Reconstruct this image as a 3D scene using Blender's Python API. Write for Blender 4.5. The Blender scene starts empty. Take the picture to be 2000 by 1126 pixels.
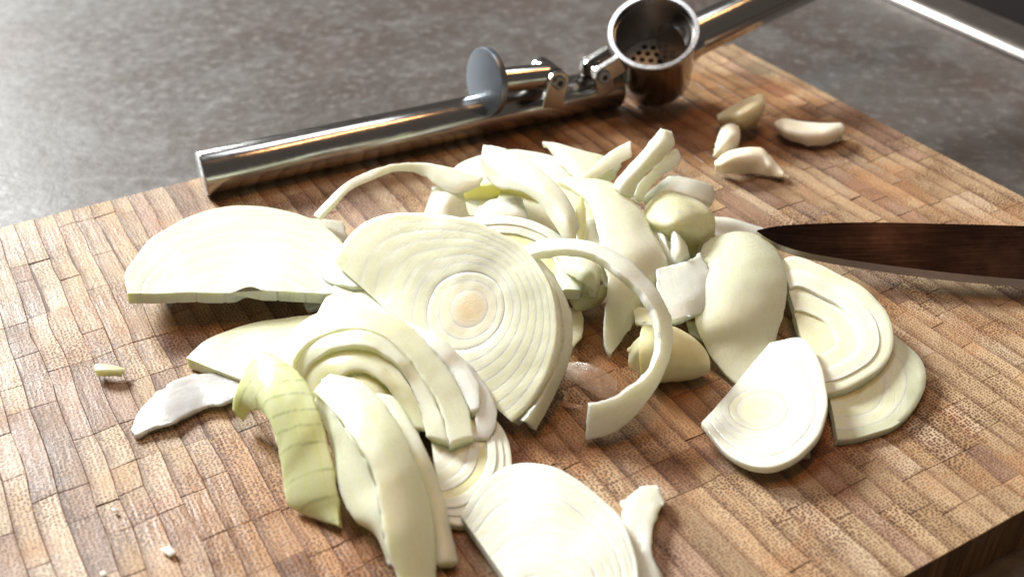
import bpy, bmesh, math, random
import numpy as np
from mathutils import Vector, noise
random.seed(7)
sc = bpy.context.scene
col = sc.collection

# ------------------------------------------------------------------ camera
CAM_H, PITCH, FPX = 0.19, math.radians(35.0), 2138.0
cd = bpy.data.cameras.new('camera'); cam = bpy.data.objects.new('camera', cd); col.objects.link(cam)
cam.location = (0, 0, CAM_H); cam.rotation_euler = (math.radians(90) - PITCH, 0, 0)
cd.sensor_width = 36.0; cd.lens = FPX / 2000.0 * 36.0
cd.clip_start = 0.01; cd.clip_end = 20.0
cd.dof.use_dof = True; cd.dof.focus_distance = 0.305; cd.dof.aperture_fstop = 13.0
sc.camera = cam

# ------------------------------------------------------------------ room light
w = bpy.data.worlds.new('World'); sc.world = w; w.use_nodes = True
bg = w.node_tree.nodes['Background']
bg.inputs[0].default_value = (0.72, 0.62, 0.54, 1); bg.inputs[1].default_value = 0.15

def area(name, loc, target, sx, sy, power, color):
    l = bpy.data.lights.new(name, 'AREA'); l.shape = 'RECTANGLE'; l.size = sx; l.size_y = sy
    l.energy = power; l.color = color
    o = bpy.data.objects.new(name, l); col.objects.link(o); o.location = loc
    o.rotation_euler = (Vector(target) - Vector(loc)).to_track_quat('-Z', 'Y').to_euler()
    return o
CEN = (0.02, 0.27, 0.0)
area('window_light', (-1.62, 1.83, 1.32), CEN, 0.78, 0.66, 162.0, (0.97, 1.0, 0.98))
area('ceiling_lamp', (0.10, 0.20, 1.30), CEN, 0.75, 0.05, 4.0, (1.0, 0.50, 0.20))
area('bounce_fill', (-0.25, 0.75, 1.7), CEN, 0.8, 0.5, 8.0, (0.90, 0.95, 1.0))  # added cool fill overhead, standing in for light off the ceiling

sc.view_settings.view_transform = 'Standard'; sc.view_settings.look = 'None'
sc.view_settings.exposure = 0.20; sc.view_settings.gamma = 1.0
sc.render.engine = 'CYCLES'
sc.cycles.use_denoising = True
sc.cycles.max_bounces = 10; sc.cycles.transparent_max_bounces = 12

# ------------------------------------------------------------------ placing things
CAM = np.array([0, 0, CAM_H]); CP, SP = math.cos(PITCH), math.sin(PITCH)
def ray(x, y):
    return np.array([(x - 1000) / FPX, CP - (y - 563) / FPX * SP, -SP - (y - 563) / FPX * CP])
def P(x, y, h=0.0):
    """the point h millimetres above the board seen along the sight line through photo pixel x, y"""
    d = ray(x, y); return CAM + (h / 1000 - CAM_H) / d[2] * d
A30 = math.radians(30.1)
U1 = np.array([math.cos(A30), math.sin(A30), 0]); U2 = np.array([-math.sin(A30), math.cos(A30), 0])
ZV = np.array([0, 0, 1.0])
ORG = P(1430, 86)
def B(a, b, z=0.0): return ORG + U1 * a / 1000 + U2 * b / 1000 + ZV * z / 1000
def nrm(v):
    n = np.linalg.norm(v); return v / n if n > 1e-12 else v

def tag(o, label=None, cat=None, group=None, kind=None):
    if label: o['label'] = label
    if cat: o['category'] = cat
    if group: o['group'] = group
    if kind: o['kind'] = kind
    return o
def empty(name, loc=(0, 0, 0)):
    o = bpy.data.objects.new(name, None); o.location = loc; o.empty_display_size = 0.01; col.objects.link(o); return o
def link_mesh(name, me, mat, parent=None, smooth=True):
    o = bpy.data.objects.new(name, me); col.objects.link(o)
    if mat is not None: me.materials.append(mat)
    if parent is not None:
        o.parent = parent
        if parent.type == 'EMPTY': o.location = -Vector(parent.location)      # meshes are written in world coordinates
    if smooth:
        me.polygons.foreach_set('use_smooth', [True] * len(me.polygons))
    return o
def set_tint(me, cols):
    a = me.color_attributes.new('tint', 'FLOAT_COLOR', 'POINT')
    if isinstance(cols, tuple): cols = [cols] * len(me.vertices)
    a.data.foreach_set('color', [c for t in cols for c in (t[0], t[1], t[2], 1.0)])

# ------------------------------------------------------------------ materials
class NT:
    def __init__(s, name):
        s.m = bpy.data.materials.new(name); s.m.use_nodes = True
        s.t = s.m.node_tree; s.b = s.t.nodes['Principled BSDF']; s.out = s.t.nodes['Material Output']
    def n(s, ty, **kw):
        nd = s.t.nodes.new(ty)
        for k, v in kw.items():
            if k.startswith('i_'):
                key = k[2:]; key = int(key) if key.isdigit() else key.replace('_', ' ')
                nd.inputs[key].default_value = v
            else: setattr(nd, k, v)
        return nd
    def l(s, a, b): s.t.links.new(a, b)
    def math(s, op, a, b=None, clamp=False):
        nd = s.n('ShaderNodeMath', operation=op, use_clamp=clamp)
        for i, v in enumerate((a, b)):
            if v is None: continue
            if isinstance(v, (int, float)): nd.inputs[i].default_value = v
            else: s.l(v, nd.inputs[i])
        return nd.outputs[0]
    def mix(s, f, a, b, mode='MIX'):
        nd = s.n('ShaderNodeMix', data_type='RGBA', blend_type=mode)
        for k, v in ((0, f), (6, a), (7, b)):
            if isinstance(v, (int, float)): nd.inputs[k].default_value = v
            elif isinstance(v, tuple): nd.inputs[k].default_value = (v[0], v[1], v[2], 1)
            else: s.l(v, nd.inputs[k])
        return nd.outputs[2]
    def ramp(s, f, a, b, lo=0.0, hi=1.0):
        nd = s.n('ShaderNodeMapRange', clamp=True, interpolation_type='SMOOTHSTEP')
        s.l(f, nd.inputs[0]); nd.inputs[1].default_value = a; nd.inputs[2].default_value = b
        nd.inputs[3].default_value = lo; nd.inputs[4].default_value = hi
        return nd.outputs[0]
    def noise(s, vec, scale, detail=3, rough=0.5, dist=0.0):
        nd = s.n('ShaderNodeTexNoise'); nd.inputs['Scale'].default_value = scale
        nd.inputs['Detail'].default_value = detail; nd.inputs['Roughness'].default_value = rough
        nd.inputs['Distortion'].default_value = dist
        s.l(vec, nd.inputs['Vector']); return nd.outputs[0]
    def mapping(s, vec, scale=(1, 1, 1), rot=(0, 0, 0)):
        nd = s.n('ShaderNodeMapping'); nd.inputs['Scale'].default_value = scale; nd.inputs['Rotation'].default_value = rot
        s.l(vec, nd.inputs[0]); return nd.outputs[0]
    def bump(s, h, strength, dist, prev=None):
        nd = s.n('ShaderNodeBump'); nd.inputs['Strength'].default_value = strength; nd.inputs['Distance'].default_value = dist
        s.l(h, nd.inputs['Height'])
        if prev is not None: s.l(prev, nd.inputs['Normal'])
        return nd.outputs[0]
    def set(s, **kw):
        for k, v in kw.items():
            key = k.replace('_', ' ')
            if isinstance(v, tuple) and len(v) == 3 and key == 'Base Color': v = (*v, 1)
            if isinstance(v, (int, float, tuple)): s.b.inputs[key].default_value = v
            else: s.l(v, s.b.inputs[key])

def onion_mat(name, stripes=False, sss=0.7, rough=0.28, alpha=None, trans=0.0, rad=0.0040):
    t = NT(name)
    uv = t.n('ShaderNodeUVMap').outputs[0]                       # millimetres along / across the layer
    at = t.n('ShaderNodeAttribute', attribute_name='tint').outputs['Color']
    pos = t.n('ShaderNodeNewGeometry').outputs['Position']
    fib = t.noise(t.mapping(uv, (0.03, 1.0, 1.0)), 3.4, 5, 0.65, 0.3)
    fib2 = t.noise(t.mapping(uv, (0.10, 1.0, 1.0)), 0.55, 3, 0.5, 0.5)
    cells = t.noise(pos, 900, 3, 0.6)
    blot = t.noise(pos, 70, 3, 0.55)
    f = t.ramp(fib, 0.36, 0.66)
    c = t.mix(f, t.mix(1.0, at, (0.95, 0.96, 0.87), 'MULTIPLY'), at)
    vein = t.noise(t.mapping(uv, (0.03, 1.0, 1.0)), 1.1, 3, 0.7, 0.2)
    c = t.mix(t.ramp(t.math('ABSOLUTE', t.math('SUBTRACT', vein, 0.5)), 0.0, 0.022, 0.40, 0.0), c, t.mix(1.0, at, (0.80, 0.84, 0.62), 'MULTIPLY'))
    c = t.mix(t.ramp(fib2, 0.42, 0.70, 0.0, 0.35), c, (0.86, 0.88, 0.80))
    c = t.mix(t.ramp(blot, 0.35, 0.75, 0.0, 0.22), c, (0.86, 0.86, 0.74))
    if stripes:
        sx = t.n('ShaderNodeSeparateXYZ'); t.l(uv, sx.inputs[0])
        wob = t.noise(t.mapping(uv, (0.25, 0.12, 1)), 1.0, 2, 0.5)
        e_ = P(655, 926, 8) - P(553, 958, 4); dv_ = nrm(np.array([-e_[1], e_[0], 0.0])) * 1000     # veins run straight across the piece
        dp = t.n('ShaderNodeVectorMath', operation='DOT_PRODUCT'); t.l(pos, dp.inputs[0]); dp.inputs[1].default_value = tuple(dv_)
        u = t.math('ADD', dp.outputs['Value'], t.math('MULTIPLY', wob, 1.0))
        v1 = t.n('ShaderNodeTexVoronoi', voronoi_dimensions='1D', feature='DISTANCE_TO_EDGE'); v1.inputs['Scale'].default_value = 0.22
        t.l(t.math('ADD', u, 1.7), v1.inputs['W'])
        line = t.ramp(v1.outputs['Distance'], 0.0, 0.14, 1.0, 0.0)
        gate = t.ramp(t.noise(t.mapping(uv, (0.5, 0.08, 1)), 1.0, 2, 0.5), 0.35, 0.6, 0.25, 1.0)
        c = t.mix(t.math('MULTIPLY', t.math('MULTIPLY', line, gate), 0.42), c, (0.22, 0.30, 0.07))
    bn = t.bump(cells, 0.22, 0.00018)
    bn = t.bump(fib, 0.4, 0.00022, bn)
    t.set(Base_Color=c, Normal=bn, Roughness=t.ramp(cells, 0.3, 0.7, rough - 0.06, rough + 0.12), IOR=1.38,
          Subsurface_Weight=sss, Subsurface_Scale=rad, Subsurface_Radius=(1.0, 0.90, 0.60))
    t.b.inputs['Specular IOR Level'].default_value = 0.5
    t.b.inputs['Coat Weight'].default_value = 0.6; t.b.inputs['Coat Roughness'].default_value = 0.08
    t.l(t.bump(t.noise(pos, 330, 3, 0.6), 0.5, 0.0004, bn), t.b.inputs['Coat Normal'])
    if trans:                                                    # thin wet flesh lets light through
        tr = t.n('ShaderNodeBsdfTranslucent'); t.l(t.mix(1.0, c, (1.0, 0.99, 0.90), 'MULTIPLY'), tr.inputs[0]); t.l(bn, tr.inputs[1])
        mx = t.n('ShaderNodeMixShader'); mx.inputs[0].default_value = trans
        t.l(t.b.outputs[0], mx.inputs[1]); t.l(tr.outputs[0], mx.inputs[2]); t.l(mx.outputs[0], t.out.inputs[0])
    if alpha is not None:
        t.set(Alpha=t.ramp(t.noise(pos, 240, 3, 0.6), 0.3, 0.7, alpha[0], alpha[1]))
    return t.m
M_ON = onion_mat('onion_flesh', trans=0.26)
M_FACE = onion_mat('onion_cut_face', trans=0.16, rad=0.0010)
M_GREEN = onion_mat('onion_green_skin', stripes=True, sss=0.30, rough=0.26, trans=0.22)
M_FILM = onion_mat('onion_film', sss=0.0, rough=0.28, alpha=(0.16, 0.42))
M_GLASSY = onion_mat('onion_translucent', sss=0.5, rough=0.18, alpha=(0.80, 0.96))

def garlic_mat():
    t = NT('garlic_flesh')
    pos = t.n('ShaderNodeNewGeometry').outputs['Position']
    at = t.n('ShaderNodeAttribute', attribute_name='tint').outputs['Color']
    n = t.noise(pos, 160, 4, 0.6); n2 = t.noise(pos, 900, 3, 0.6)
    c = t.mix(t.ramp(n, 0.35, 0.7, 0.0, 0.5), at, t.mix(1.0, at, (0.85, 0.78, 0.55), 'MULTIPLY'))
    t.set(Base_Color=c, Normal=t.bump(n2, 0.3, 0.0002), Roughness=0.36, Subsurface_Weight=0.4,
          Subsurface_Scale=0.002, Subsurface_Radius=(1.0, 0.8, 0.4))
    return t.m
M_GAR = garlic_mat()

WET_SHADE = [(*P(x_, y_)[:2], r_) for x_, y_, r_ in ((1200, 740, 0.034), (1560, 830, 0.022), (560, 980, 0.030), (1000, 830, 0.022), (1420, 225, 0.042), (1120, 280, 0.032), (780, 1080, 0.018))]  # wet wood patches, with shade around heap and press put into the colour
def bamboo_mat():
    t = NT('end_grain_bamboo')
    at = t.n('ShaderNodeAttribute', attribute_name='tint').outputs['Color']
    pos = t.n('ShaderNodeNewGeometry').outputs['Position']
    uv = t.n('ShaderNodeUVMap').outputs[0]
    sx = t.n('ShaderNodeSeparateXYZ'); t.l(uv, sx.inputs[0])
    loc = t.mapping(pos, (1, 1, 1), (0, 0, -A30))
    warp = t.noise(pos, 260, 2, 0.5)
    wv = t.n('ShaderNodeVectorMath', operation='SCALE'); wv.inputs[3].default_value = 0.0004
    wc = t.n('ShaderNodeTexNoise'); wc.inputs['Scale'].default_value = 240; t.l(pos, wc.inputs[0])
    t.l(wc.outputs['Color'], wv.inputs[0])
    va = t.n('ShaderNodeVectorMath', operation='ADD'); t.l(loc, va.inputs[0]); t.l(wv.outputs[0], va.inputs[1])
    sq = t.mapping(va.outputs[0], (1.0, 1.3, 1.0))
    vo = t.n('ShaderNodeTexVoronoi', feature='F1', voronoi_dimensions='2D'); vo.inputs['Scale'].default_value = 980
    vo.inputs['Randomness'].default_value = 0.55
    t.l(sq, vo.inputs[0])
    ux = sx.outputs[0]                                           # 0..1 across a strip: fibres crowd to one side
    dens = t.math('ADD', t.math('MULTIPLY', ux, 0.05), t.ramp(t.noise(pos, 60, 2, 0.5), 0.3, 0.7, -0.06, 0.09))
    d = t.math('SUBTRACT', vo.outputs['Distance'], dens)
    dot = t.ramp(d, 0.21, 0.31, 1.0, 0.0)
    uxn = t.math('ADD', ux, t.math('MULTIPLY', t.math('SUBTRACT', t.noise(pos, 130, 3, 0.6), 0.5), 0.55))
    base = t.mix(t.ramp(uxn, 0.50, 1.08, 0.0, 0.92), at, t.mix(1.0, at, (0.36, 0.25, 0.20), 'MULTIPLY'))
    streak = t.noise(t.mapping(loc, (1, 0.05, 1)), 1300, 4, 0.7)
    base = t.mix(t.ramp(streak, 0.45, 0.8, 0.0, 0.30), base, (0.60, 0.45, 0.31))
    base = t.mix(t.ramp(streak, 0.50, 0.25, 0.0, 0.35), base, t.mix(1.0, at, (0.45, 0.33, 0.25), 'MULTIPLY'))
    st = t.noise(pos, 24, 5, 0.65, 0.6)
    base = t.mix(t.ramp(st, 0.46, 0.66, 0.0, 0.75), base, t.mix(1.0, at, (0.84, 0.58, 0.42), 'MULTIPLY'))
    st2 = t.noise(pos, 48, 4, 0.65, 0.2)
    base = t.mix(t.ramp(st2, 0.47, 0.68, 0.0, 0.6), base, t.mix(1.0, at, (0.56, 0.43, 0.35), 'MULTIPLY'))
    fine = t.noise(pos, 2600, 3, 0.6)
    base = t.mix(t.ramp(fine, 0.4, 0.75, 0.0, 0.35), base, (0.56, 0.42, 0.29))
    dk = t.mix(1.0, base, (0.20, 0.11, 0.07), 'MULTIPLY')
    c = t.mix(t.math('MULTIPLY', dot, t.ramp(t.noise(pos, 35, 3, 0.6), 0.35, 0.62, 0.45, 0.95)), base, dk)
    # knife scratches
    geo = t.n('ShaderNodeNewGeometry')
    sep = t.n('ShaderNodeSeparateXYZ'); t.l(geo.outputs['Normal'], sep.inputs[0])
    up = t.ramp(sep.outputs[2], 0.5, 0.9)
    # upright faces show long fibres instead of dots
    fibre = t.noise(t.mapping(loc, (1, 1, 0.03)), 1500, 4, 0.7)
    side = t.mix(t.ramp(fibre, 0.35, 0.65), t.mix(1.0, at, (0.30, 0.20, 0.14), 'MULTIPLY'), t.mix(1.0, at, (0.75, 0.58, 0.44), 'MULTIPLY'))
    c = t.mix(up, side, c)
    sc1 = t.noise(t.mapping(pos, (1, 1, 1), (0, 0, 0.6)), 1, 2)
    wet_shade = None
    for (wx, wy, wr_) in WET_SHADE:
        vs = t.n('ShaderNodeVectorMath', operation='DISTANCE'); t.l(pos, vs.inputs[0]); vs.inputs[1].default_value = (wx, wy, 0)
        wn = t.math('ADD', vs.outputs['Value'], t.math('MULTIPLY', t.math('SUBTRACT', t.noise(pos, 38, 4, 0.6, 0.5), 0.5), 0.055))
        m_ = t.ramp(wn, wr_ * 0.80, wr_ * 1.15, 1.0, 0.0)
        wet_shade = m_ if wet_shade is None else t.math('MAXIMUM', wet_shade, m_)
    c = t.mix(t.math('MULTIPLY', wet_shade, 0.75), c, t.mix(1.0, c, (0.74, 0.52, 0.36), 'MULTIPLY'))
    # knife scars: long thin curving cuts in a few directions
    for k_, (rz, sc_, of) in enumerate(((0.9, 9.0, 0.0), (-0.35, 7.0, 3.3), (0.25, 8.0, 8.1))):
        mp = t.mapping(pos, (1, 0.16, 1), (0, 0, rz)); ad = t.n('ShaderNodeVectorMath', operation='ADD'); ad.inputs[1].default_value = (of, of, 0)
        t.l(mp, ad.inputs[0])
        nn_ = t.noise(ad.outputs[0], 150.0, 1, 0.4, 0.0)
        gate_ = t.ramp(t.noise(pos, 30 + 7 * k_, 2, 0.5), 0.50, 0.60)
        ln = t.math('MULTIPLY', t.ramp(t.math('ABSOLUTE', t.math('SUBTRACT', nn_, 0.5 + 0.03 * k_)), 0.0, 0.010, 1.0, 0.0), gate_)
        c = t.mix(t.math('MULTIPLY', ln, 0.5), c, t.mix(1.0, base, (0.45, 0.33, 0.27), 'MULTIPLY'))
    h = t.math('ADD', t.math('MULTIPLY', dot, -1.0), t.math('MULTIPLY', t.noise(pos, 1400, 3, 0.6), 0.9))
    bn = t.bump(h, 0.55, 0.00018)
    bn = t.bump(t.noise(t.mapping(va.outputs[0], (1, 0.12, 1)), 420, 3, 0.6), 0.5, 0.0005, bn)
    t.set(Base_Color=c, Normal=bn, Roughness=t.math('SUBTRACT', t.ramp(st2, 0.3, 0.7, 0.62, 0.44), t.math('MULTIPLY', wet_shade, 0.18)))
    t.b.inputs['Specular IOR Level'].default_value = 0.35
    return t.m
M_BAM = bamboo_mat()

def simple(name, color, rough, metal=0.0, **kw):
    t = NT(name); t.set(Base_Color=color, Roughness=rough, Metallic=metal, **kw); return t.m
M_GLUE = simple('board_glue', (0.10, 0.05, 0.03), 0.7)

def counter_mat():
    t = NT('stone_look_laminate')
    pos = t.n('ShaderNodeNewGeometry').outputs['Position']
    a = t.noise(t.mapping(pos, (1, 1, 1), (0, 0, 0.5)), 9, 6, 0.62, 0.6)
    b = t.noise(pos, 55, 6, 0.68, 0.5)
    c3 = t.noise(pos, 190, 4, 0.6)
    c = t.mix(t.ramp(a, 0.33, 0.68), (0.058, 0.044, 0.038), (0.092, 0.086, 0.080))
    c = t.mix(t.ramp(b, 0.47, 0.68, 0, 0.6), c, (0.125, 0.124, 0.120))
    c = t.mix(t.ramp(b, 0.47, 0.30, 0, 0.55), c, (0.075, 0.055, 0.045))
    c = t.mix(t.ramp(c3, 0.52, 0.72, 0, 0.40), c, (0.20, 0.185, 0.175))
    c = t.mix(t.ramp(t.noise(pos, 17, 2), 0.5, 0.7, 0, 0.12), c, (0.14, 0.09, 0.08))
    t.b.inputs['Specular IOR Level'].default_value = 0.35
    t.set(Base_Color=c, Normal=t.bump(t.math('ADD', b, t.math('MULTIPLY', c3, 0.5)), 0.35, 0.0008),
          Roughness=t.ramp(c3, 0.3, 0.7, 0.40, 0.55))
    return t.m
M_CNT = counter_mat()

def metal_mat(name, color, rough, streak=0.0, rot=0.0, scale=(0.02, 1, 1)):
    t = NT(name)
    pos = t.n('ShaderNodeNewGeometry').outputs['Position']
    n = t.noise(t.mapping(t.mapping(pos, (1, 1, 1), (0, 0, rot)), scale), 2600, 4, 0.65)
    sm = t.noise(pos, 60, 4, 0.6)
    t.set(Base_Color=color, Metallic=1.0, Roughness=t.math('ADD', t.ramp(n, 0.3, 0.7, rough, rough + 0.10), t.ramp(sm, 0.4, 0.8, 0.0, 0.07)),
          Normal=t.bump(n, streak, 0.0001))
    return t.m
M_STEEL = metal_mat('polished_steel', (0.42, 0.41, 0.40), 0.11, 0.05, -0.2)
M_BRUSH = metal_mat('brushed_steel', (0.24, 0.27, 0.31), 0.34, 0.2, 1.0)
M_CUPIN = metal_mat('cup_inner_steel', (0.40, 0.38, 0.37), 0.28, 0.3)
def blade_mat():
    t = NT('knife_blade_steel')
    pos = t.n('ShaderNodeNewGeometry').outputs['Position']
    st = t.noise(t.mapping(pos, (0.03, 1, 1), (0, 0, 0.03)), 1400, 4, 0.7)
    sm = t.noise(pos, 45, 4, 0.6)
    c = t.mix(t.ramp(st, 0.35, 0.75), (0.040, 0.024, 0.020), (0.075, 0.048, 0.040))
    c = t.mix(t.ramp(sm, 0.5, 0.75, 0, 0.5), c, (0.10, 0.062, 0.050))
    t.set(Base_Color=c, Metallic=1.0, Roughness=t.ramp(sm, 0.3, 0.75, 0.20, 0.34)); return t.m
M_BLADE = blade_mat()
M_BEVEL = metal_mat('knife_ground_edge', (0.50, 0.44, 0.40), 0.40, 0.2)
M_HAND = simple('knife_handle_wood', (0.035, 0.02, 0.015), 0.4)
M_HOBM = metal_mat('hob_frame_steel', (0.30, 0.27, 0.25), 0.34, 0.2, -2.1)
M_SIEVE = simple('sieve_steel', (0.70, 0.68, 0.66), 0.45, 0.5)
M_GLASS = simple('hob_black_glass', (0.006, 0.006, 0.007), 0.06)
M_HOLE = simple('dark_hole', (0.01, 0.008, 0.007), 0.6)

# ------------------------------------------------------------------ counter and hob
def grid_mesh(pts, faces):
    me = bpy.data.meshes.new('m'); me.from_pydata([tuple(p) for p in pts], [], faces); me.update(); return me
CZ = -15.0
q = [B(-1400, 1400, CZ), B(-1400, -1100, CZ), B(900, -1100, CZ), B(900, 1400, CZ)]
tag(link_mesh('countertop', grid_mesh(q, [(0, 1, 2, 3)]), M_CNT, smooth=False), kind='structure')

def extrude_profile(prof, p0, p1, side, up=ZV, closed=True):
    """prof: list of (s, z) mm, swept from p0 to p1"""
    pts = []; n = len(prof)
    for base in (p0, p1):
        for s, z in prof: pts.append(base + side * s / 1000 + up * z / 1000)
    f = [(i, (i + 1) % n, n + (i + 1) % n, n + i) for i in range(n)]
    f += [tuple(range(n))[::-1], tuple(range(n, 2 * n))]
    return grid_mesh(pts, f)
# the hob's near edge runs along the same direction as the board's right edge
cz = CZ
hp0, hp1 = P(1725, 0, cz), P(2000, 124, cz)
hdir = nrm(hp1 - hp0); hside = np.array([-hdir[1], hdir[0], 0.0])
if hside[0] < 0: hside = -hside
hob = empty('built_in_hob', tuple(hp0))
h0, h1 = hp0 - hdir * 0.45, hp1 + hdir * 0.55
prof = [(0, 0.1), (0, 1.2), (0.5, 2.6), (1.6, 4.0), (3.2, 4.9), (5.2, 5.4), (7.5, 5.6), (22.0, 5.65), (23.8, 5.3), (24.8, 4.4), (25.2, 3.0), (25.2, 0.1)]
o = link_mesh('frame', extrude_profile(prof, h0, h1, hside), M_HOBM, hob, smooth=True)
try:
    for p_ in o.data.polygons: p_.use_smooth = len(p_.vertices) == 4
except Exception: pass
link_mesh('glass_plate', extrude_profile([(25.4, 0.1), (25.4, 3.6), (560, 3.6), (560, 0.1)], h0, h1, hside), M_GLASS, hob, smooth=False)
tag(hob, 'black glass hob with a steel frame, let into the worktop at the far right corner', 'hob')

# ------------------------------------------------------------------ cutting board
board = empty('cutting_board', tuple(B(-150, -125, CZ)))
tag(board, 'thick end grain bamboo cutting board under the onions and garlic', 'cutting board')
def wob(a, b):
    e = min(1.0, min(-a, b - BL, -b) / 7.0) if a > BW + 1 else 0.0
    e = max(e, 0.12)
    q1 = noise.noise(Vector((a * 0.05, b * 0.055, 1.3))) + 0.5 * noise.noise(Vector((a * 0.16, b * 0.19, 7.7)))
    q2 = noise.noise(Vector((a * 0.11, b * 0.05, 5.1)))
    return a + 0.95 * q1 * e, b + 0.8 * q2 * e
def block(a0, a1, b0, b1, dz, tone, flip):
    g, bv = 0.025, 0.12
    a0 += g; a1 -= g; b0 += g; b1 -= g
    nb = max(1, min(4, int((b1 - b0) / 7)))
    def outline(ins):
        bs = np.linspace(b0 + ins, b1 - ins, nb + 1)
        return [(a1 - ins, b_) for b_ in bs] + [(a0 + ins, b_) for b_ in bs[::-1]]
    tl = 0.16 + 0.10 * math.sin(a0 * 3.1 + b0)
    pts = []; uvs = []; n = 2 * (nb + 1)
    for z, ins in [(CZ + 0.05, 0), (dz - bv, 0), (dz, bv)]:
        for a, b in outline(ins):
            u = (a - a0) / (a1 - a0)
            zz = z if z < CZ + 1 else z - tl * (1 - u) + 0.10 * noise.noise(Vector((a * .1, b * .1, 2.0)))
            pts.append(B(*wob(a, b), zz)); uvs.append((1 - u if flip else u, b / 10))
    f = [(r * n + i, r * n + (i + 1) % n, (r + 1) * n + (i + 1) % n, (r + 1) * n + i) for r in range(2) for i in range(n)]
    for i in range(nb): f.append((2 * n + i, 2 * n + i + 1, 2 * n + n - 2 - i, 2 * n + n - 1 - i))
    return pts, f, uvs
def proj(p):
    d = p - CAM; z = d[1] * CP - d[2] * SP
    if z < 0.02: return None
    yc = d[1] * SP + d[2] * CP
    return 1000 + FPX * d[0] / z, 563 - FPX * yc / z
rb = random.Random(11)
blocks = []
a = 0.0; row_off = 0.0
BL, BW = -253.3, -372.0
si = 0
# glued packs: a few neighbouring strips share their butt joints, as in the photo
while a > BW:
    pack = rb.choice([1, 1, 2, 2, 3, 4])
    ends = [0.0]; b = 0.0 - rb.uniform(6, 36)
    while b > BL + 5:
        ends.append(b); b -= rb.choice([rb.uniform(10, 18), rb.uniform(18, 34), rb.uniform(26, 46)])
    ends.append(BL)
    for k in range(pack):
        wdt = rb.uniform(5.0, 8.0); sv = rb.gauss(1.0, 0.05)
        if a - wdt < BW + 3: wdt = a - BW
        for i in range(len(ends) - 1):
            e0, e1 = ends[i], ends[i + 1]
            hue = rb.random(); v = rb.gauss(1.0, 0.09)
            base = (0.405, 0.285, 0.165)
            if hue < 0.12: base = (0.31, 0.200, 0.135)
            elif hue < 0.28: base = (0.39, 0.255, 0.130)
            elif hue < 0.42: base = (0.46, 0.350, 0.235)
            elif hue < 0.48: base = (0.23, 0.135, 0.082)
            tone = tuple(min(0.8, c * v * sv) for c in base)
            # joined blocks now and then split differently inside a pack
            if e0 - e1 > 16 and rb.random() < 0.30:
                m_ = e0 + (e1 - e0) * rb.uniform(0.3, 0.7)
                g2 = rb.gauss(1.0, 0.07); t2 = tuple(min(0.8, c * g2) for c in tone)
                blocks.append((a - wdt, a, m_, e0, rb.gauss(0, 0.07), tone, True))
                blocks.append((a - wdt, a, e1, m_, rb.gauss(0, 0.07), t2, True))
            else:
                blocks.append((a - wdt, a, e1, e0, rb.gauss(0, 0.07), tone, True))
        a -= wdt
        if a <= BW: break
def shown(bk):
    a0, a1, b0, b1 = bk[:4]
    q = [proj(B(x, y)) for x, y in ((a0, b0), (a1, b0), (a1, b1), (a0, b1))]
    if any(v is None for v in q): return -1
    c = [min(max(v[0], 0), 2000) for v in q], [min(max(v[1], 0), 1126) for v in q]
    s = 0
    for i in range(4):
        j = (i + 1) % 4; s += c[0][i] * c[1][j] - c[0][j] * c[1][i]
    return abs(s) / 2
order = sorted(range(len(blocks)), key=lambda i: -shown(blocks[i]))
near = set(order[:300])
P2, F2, UV2, T2 = [], [], [], []
for i, bk in enumerate(blocks):
    pts, f, uvs = block(*bk)
    if i in near:
        me = grid_mesh(pts, f); set_tint(me, bk[5])
        ul = me.uv_layers.new(name='UVMap'); ul.data.foreach_set('uv', [c for l in me.loops for c in uvs[l.vertex_index]])
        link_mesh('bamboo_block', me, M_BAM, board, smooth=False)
    else:
        k = len(P2); P2 += pts; UV2 += uvs; T2 += [bk[5]] * len(pts); F2 += [tuple(v + k for v in ff) for ff in f]
me = grid_mesh(P2, F2); set_tint(me, T2)
ul = me.uv_layers.new(name='UVMap'); ul.data.foreach_set('uv', [c for l in me.loops for c in UV2[l.vertex_index]])
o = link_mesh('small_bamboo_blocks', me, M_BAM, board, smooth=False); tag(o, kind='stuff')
print('blocks', len(blocks))
core = []
for z in (CZ + 0.3, -0.35):
    for a_, b_ in ((BW + .5, BL + .5), (-.5, BL + .5), (-.5, -.5), (BW + .5, -.5)): core.append(B(a_, b_, z))
link_mesh('glue_core', grid_mesh(core, [(3, 2, 1, 0), (4, 5, 6, 7), (0, 1, 5, 4), (1, 2, 6, 5), (2, 3, 7, 6), (3, 0, 4, 7)]), M_GLUE, board, smooth=False)

# ------------------------------------------------------------------ shape builders
def cr(p, n):
    """Catmull-Rom through the points p, n samples, evenly spread"""
    p = np.array(p, float)
    if len(p) == 2: return np.array([p[0] + (p[1] - p[0]) * t for t in np.linspace(0, 1, n)])
    e = np.vstack([2 * p[0] - p[1], p, 2 * p[-1] - p[-2]])
    dense = []
    for i in range(len(p) - 1):
        p0, p1, p2, p3 = e[i:i + 4]
        for t in np.linspace(0, 1, 12, endpoint=False):
            dense.append(0.5 * (2 * p1 + (p2 - p0) * t + (2 * p0 - 5 * p1 + 4 * p2 - p3) * t * t + (3 * p1 - p0 - 3 * p2 + p3) * t ** 3))
    dense.append(p[-1]); dense = np.array(dense)
    L = np.r_[0, np.cumsum(np.linalg.norm(np.diff(dense, axis=0), axis=1))]
    s = np.linspace(0, L[-1], n)
    return np.stack([np.interp(s, L, dense[:, k]) for k in range(dense.shape[1])], 1)
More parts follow.
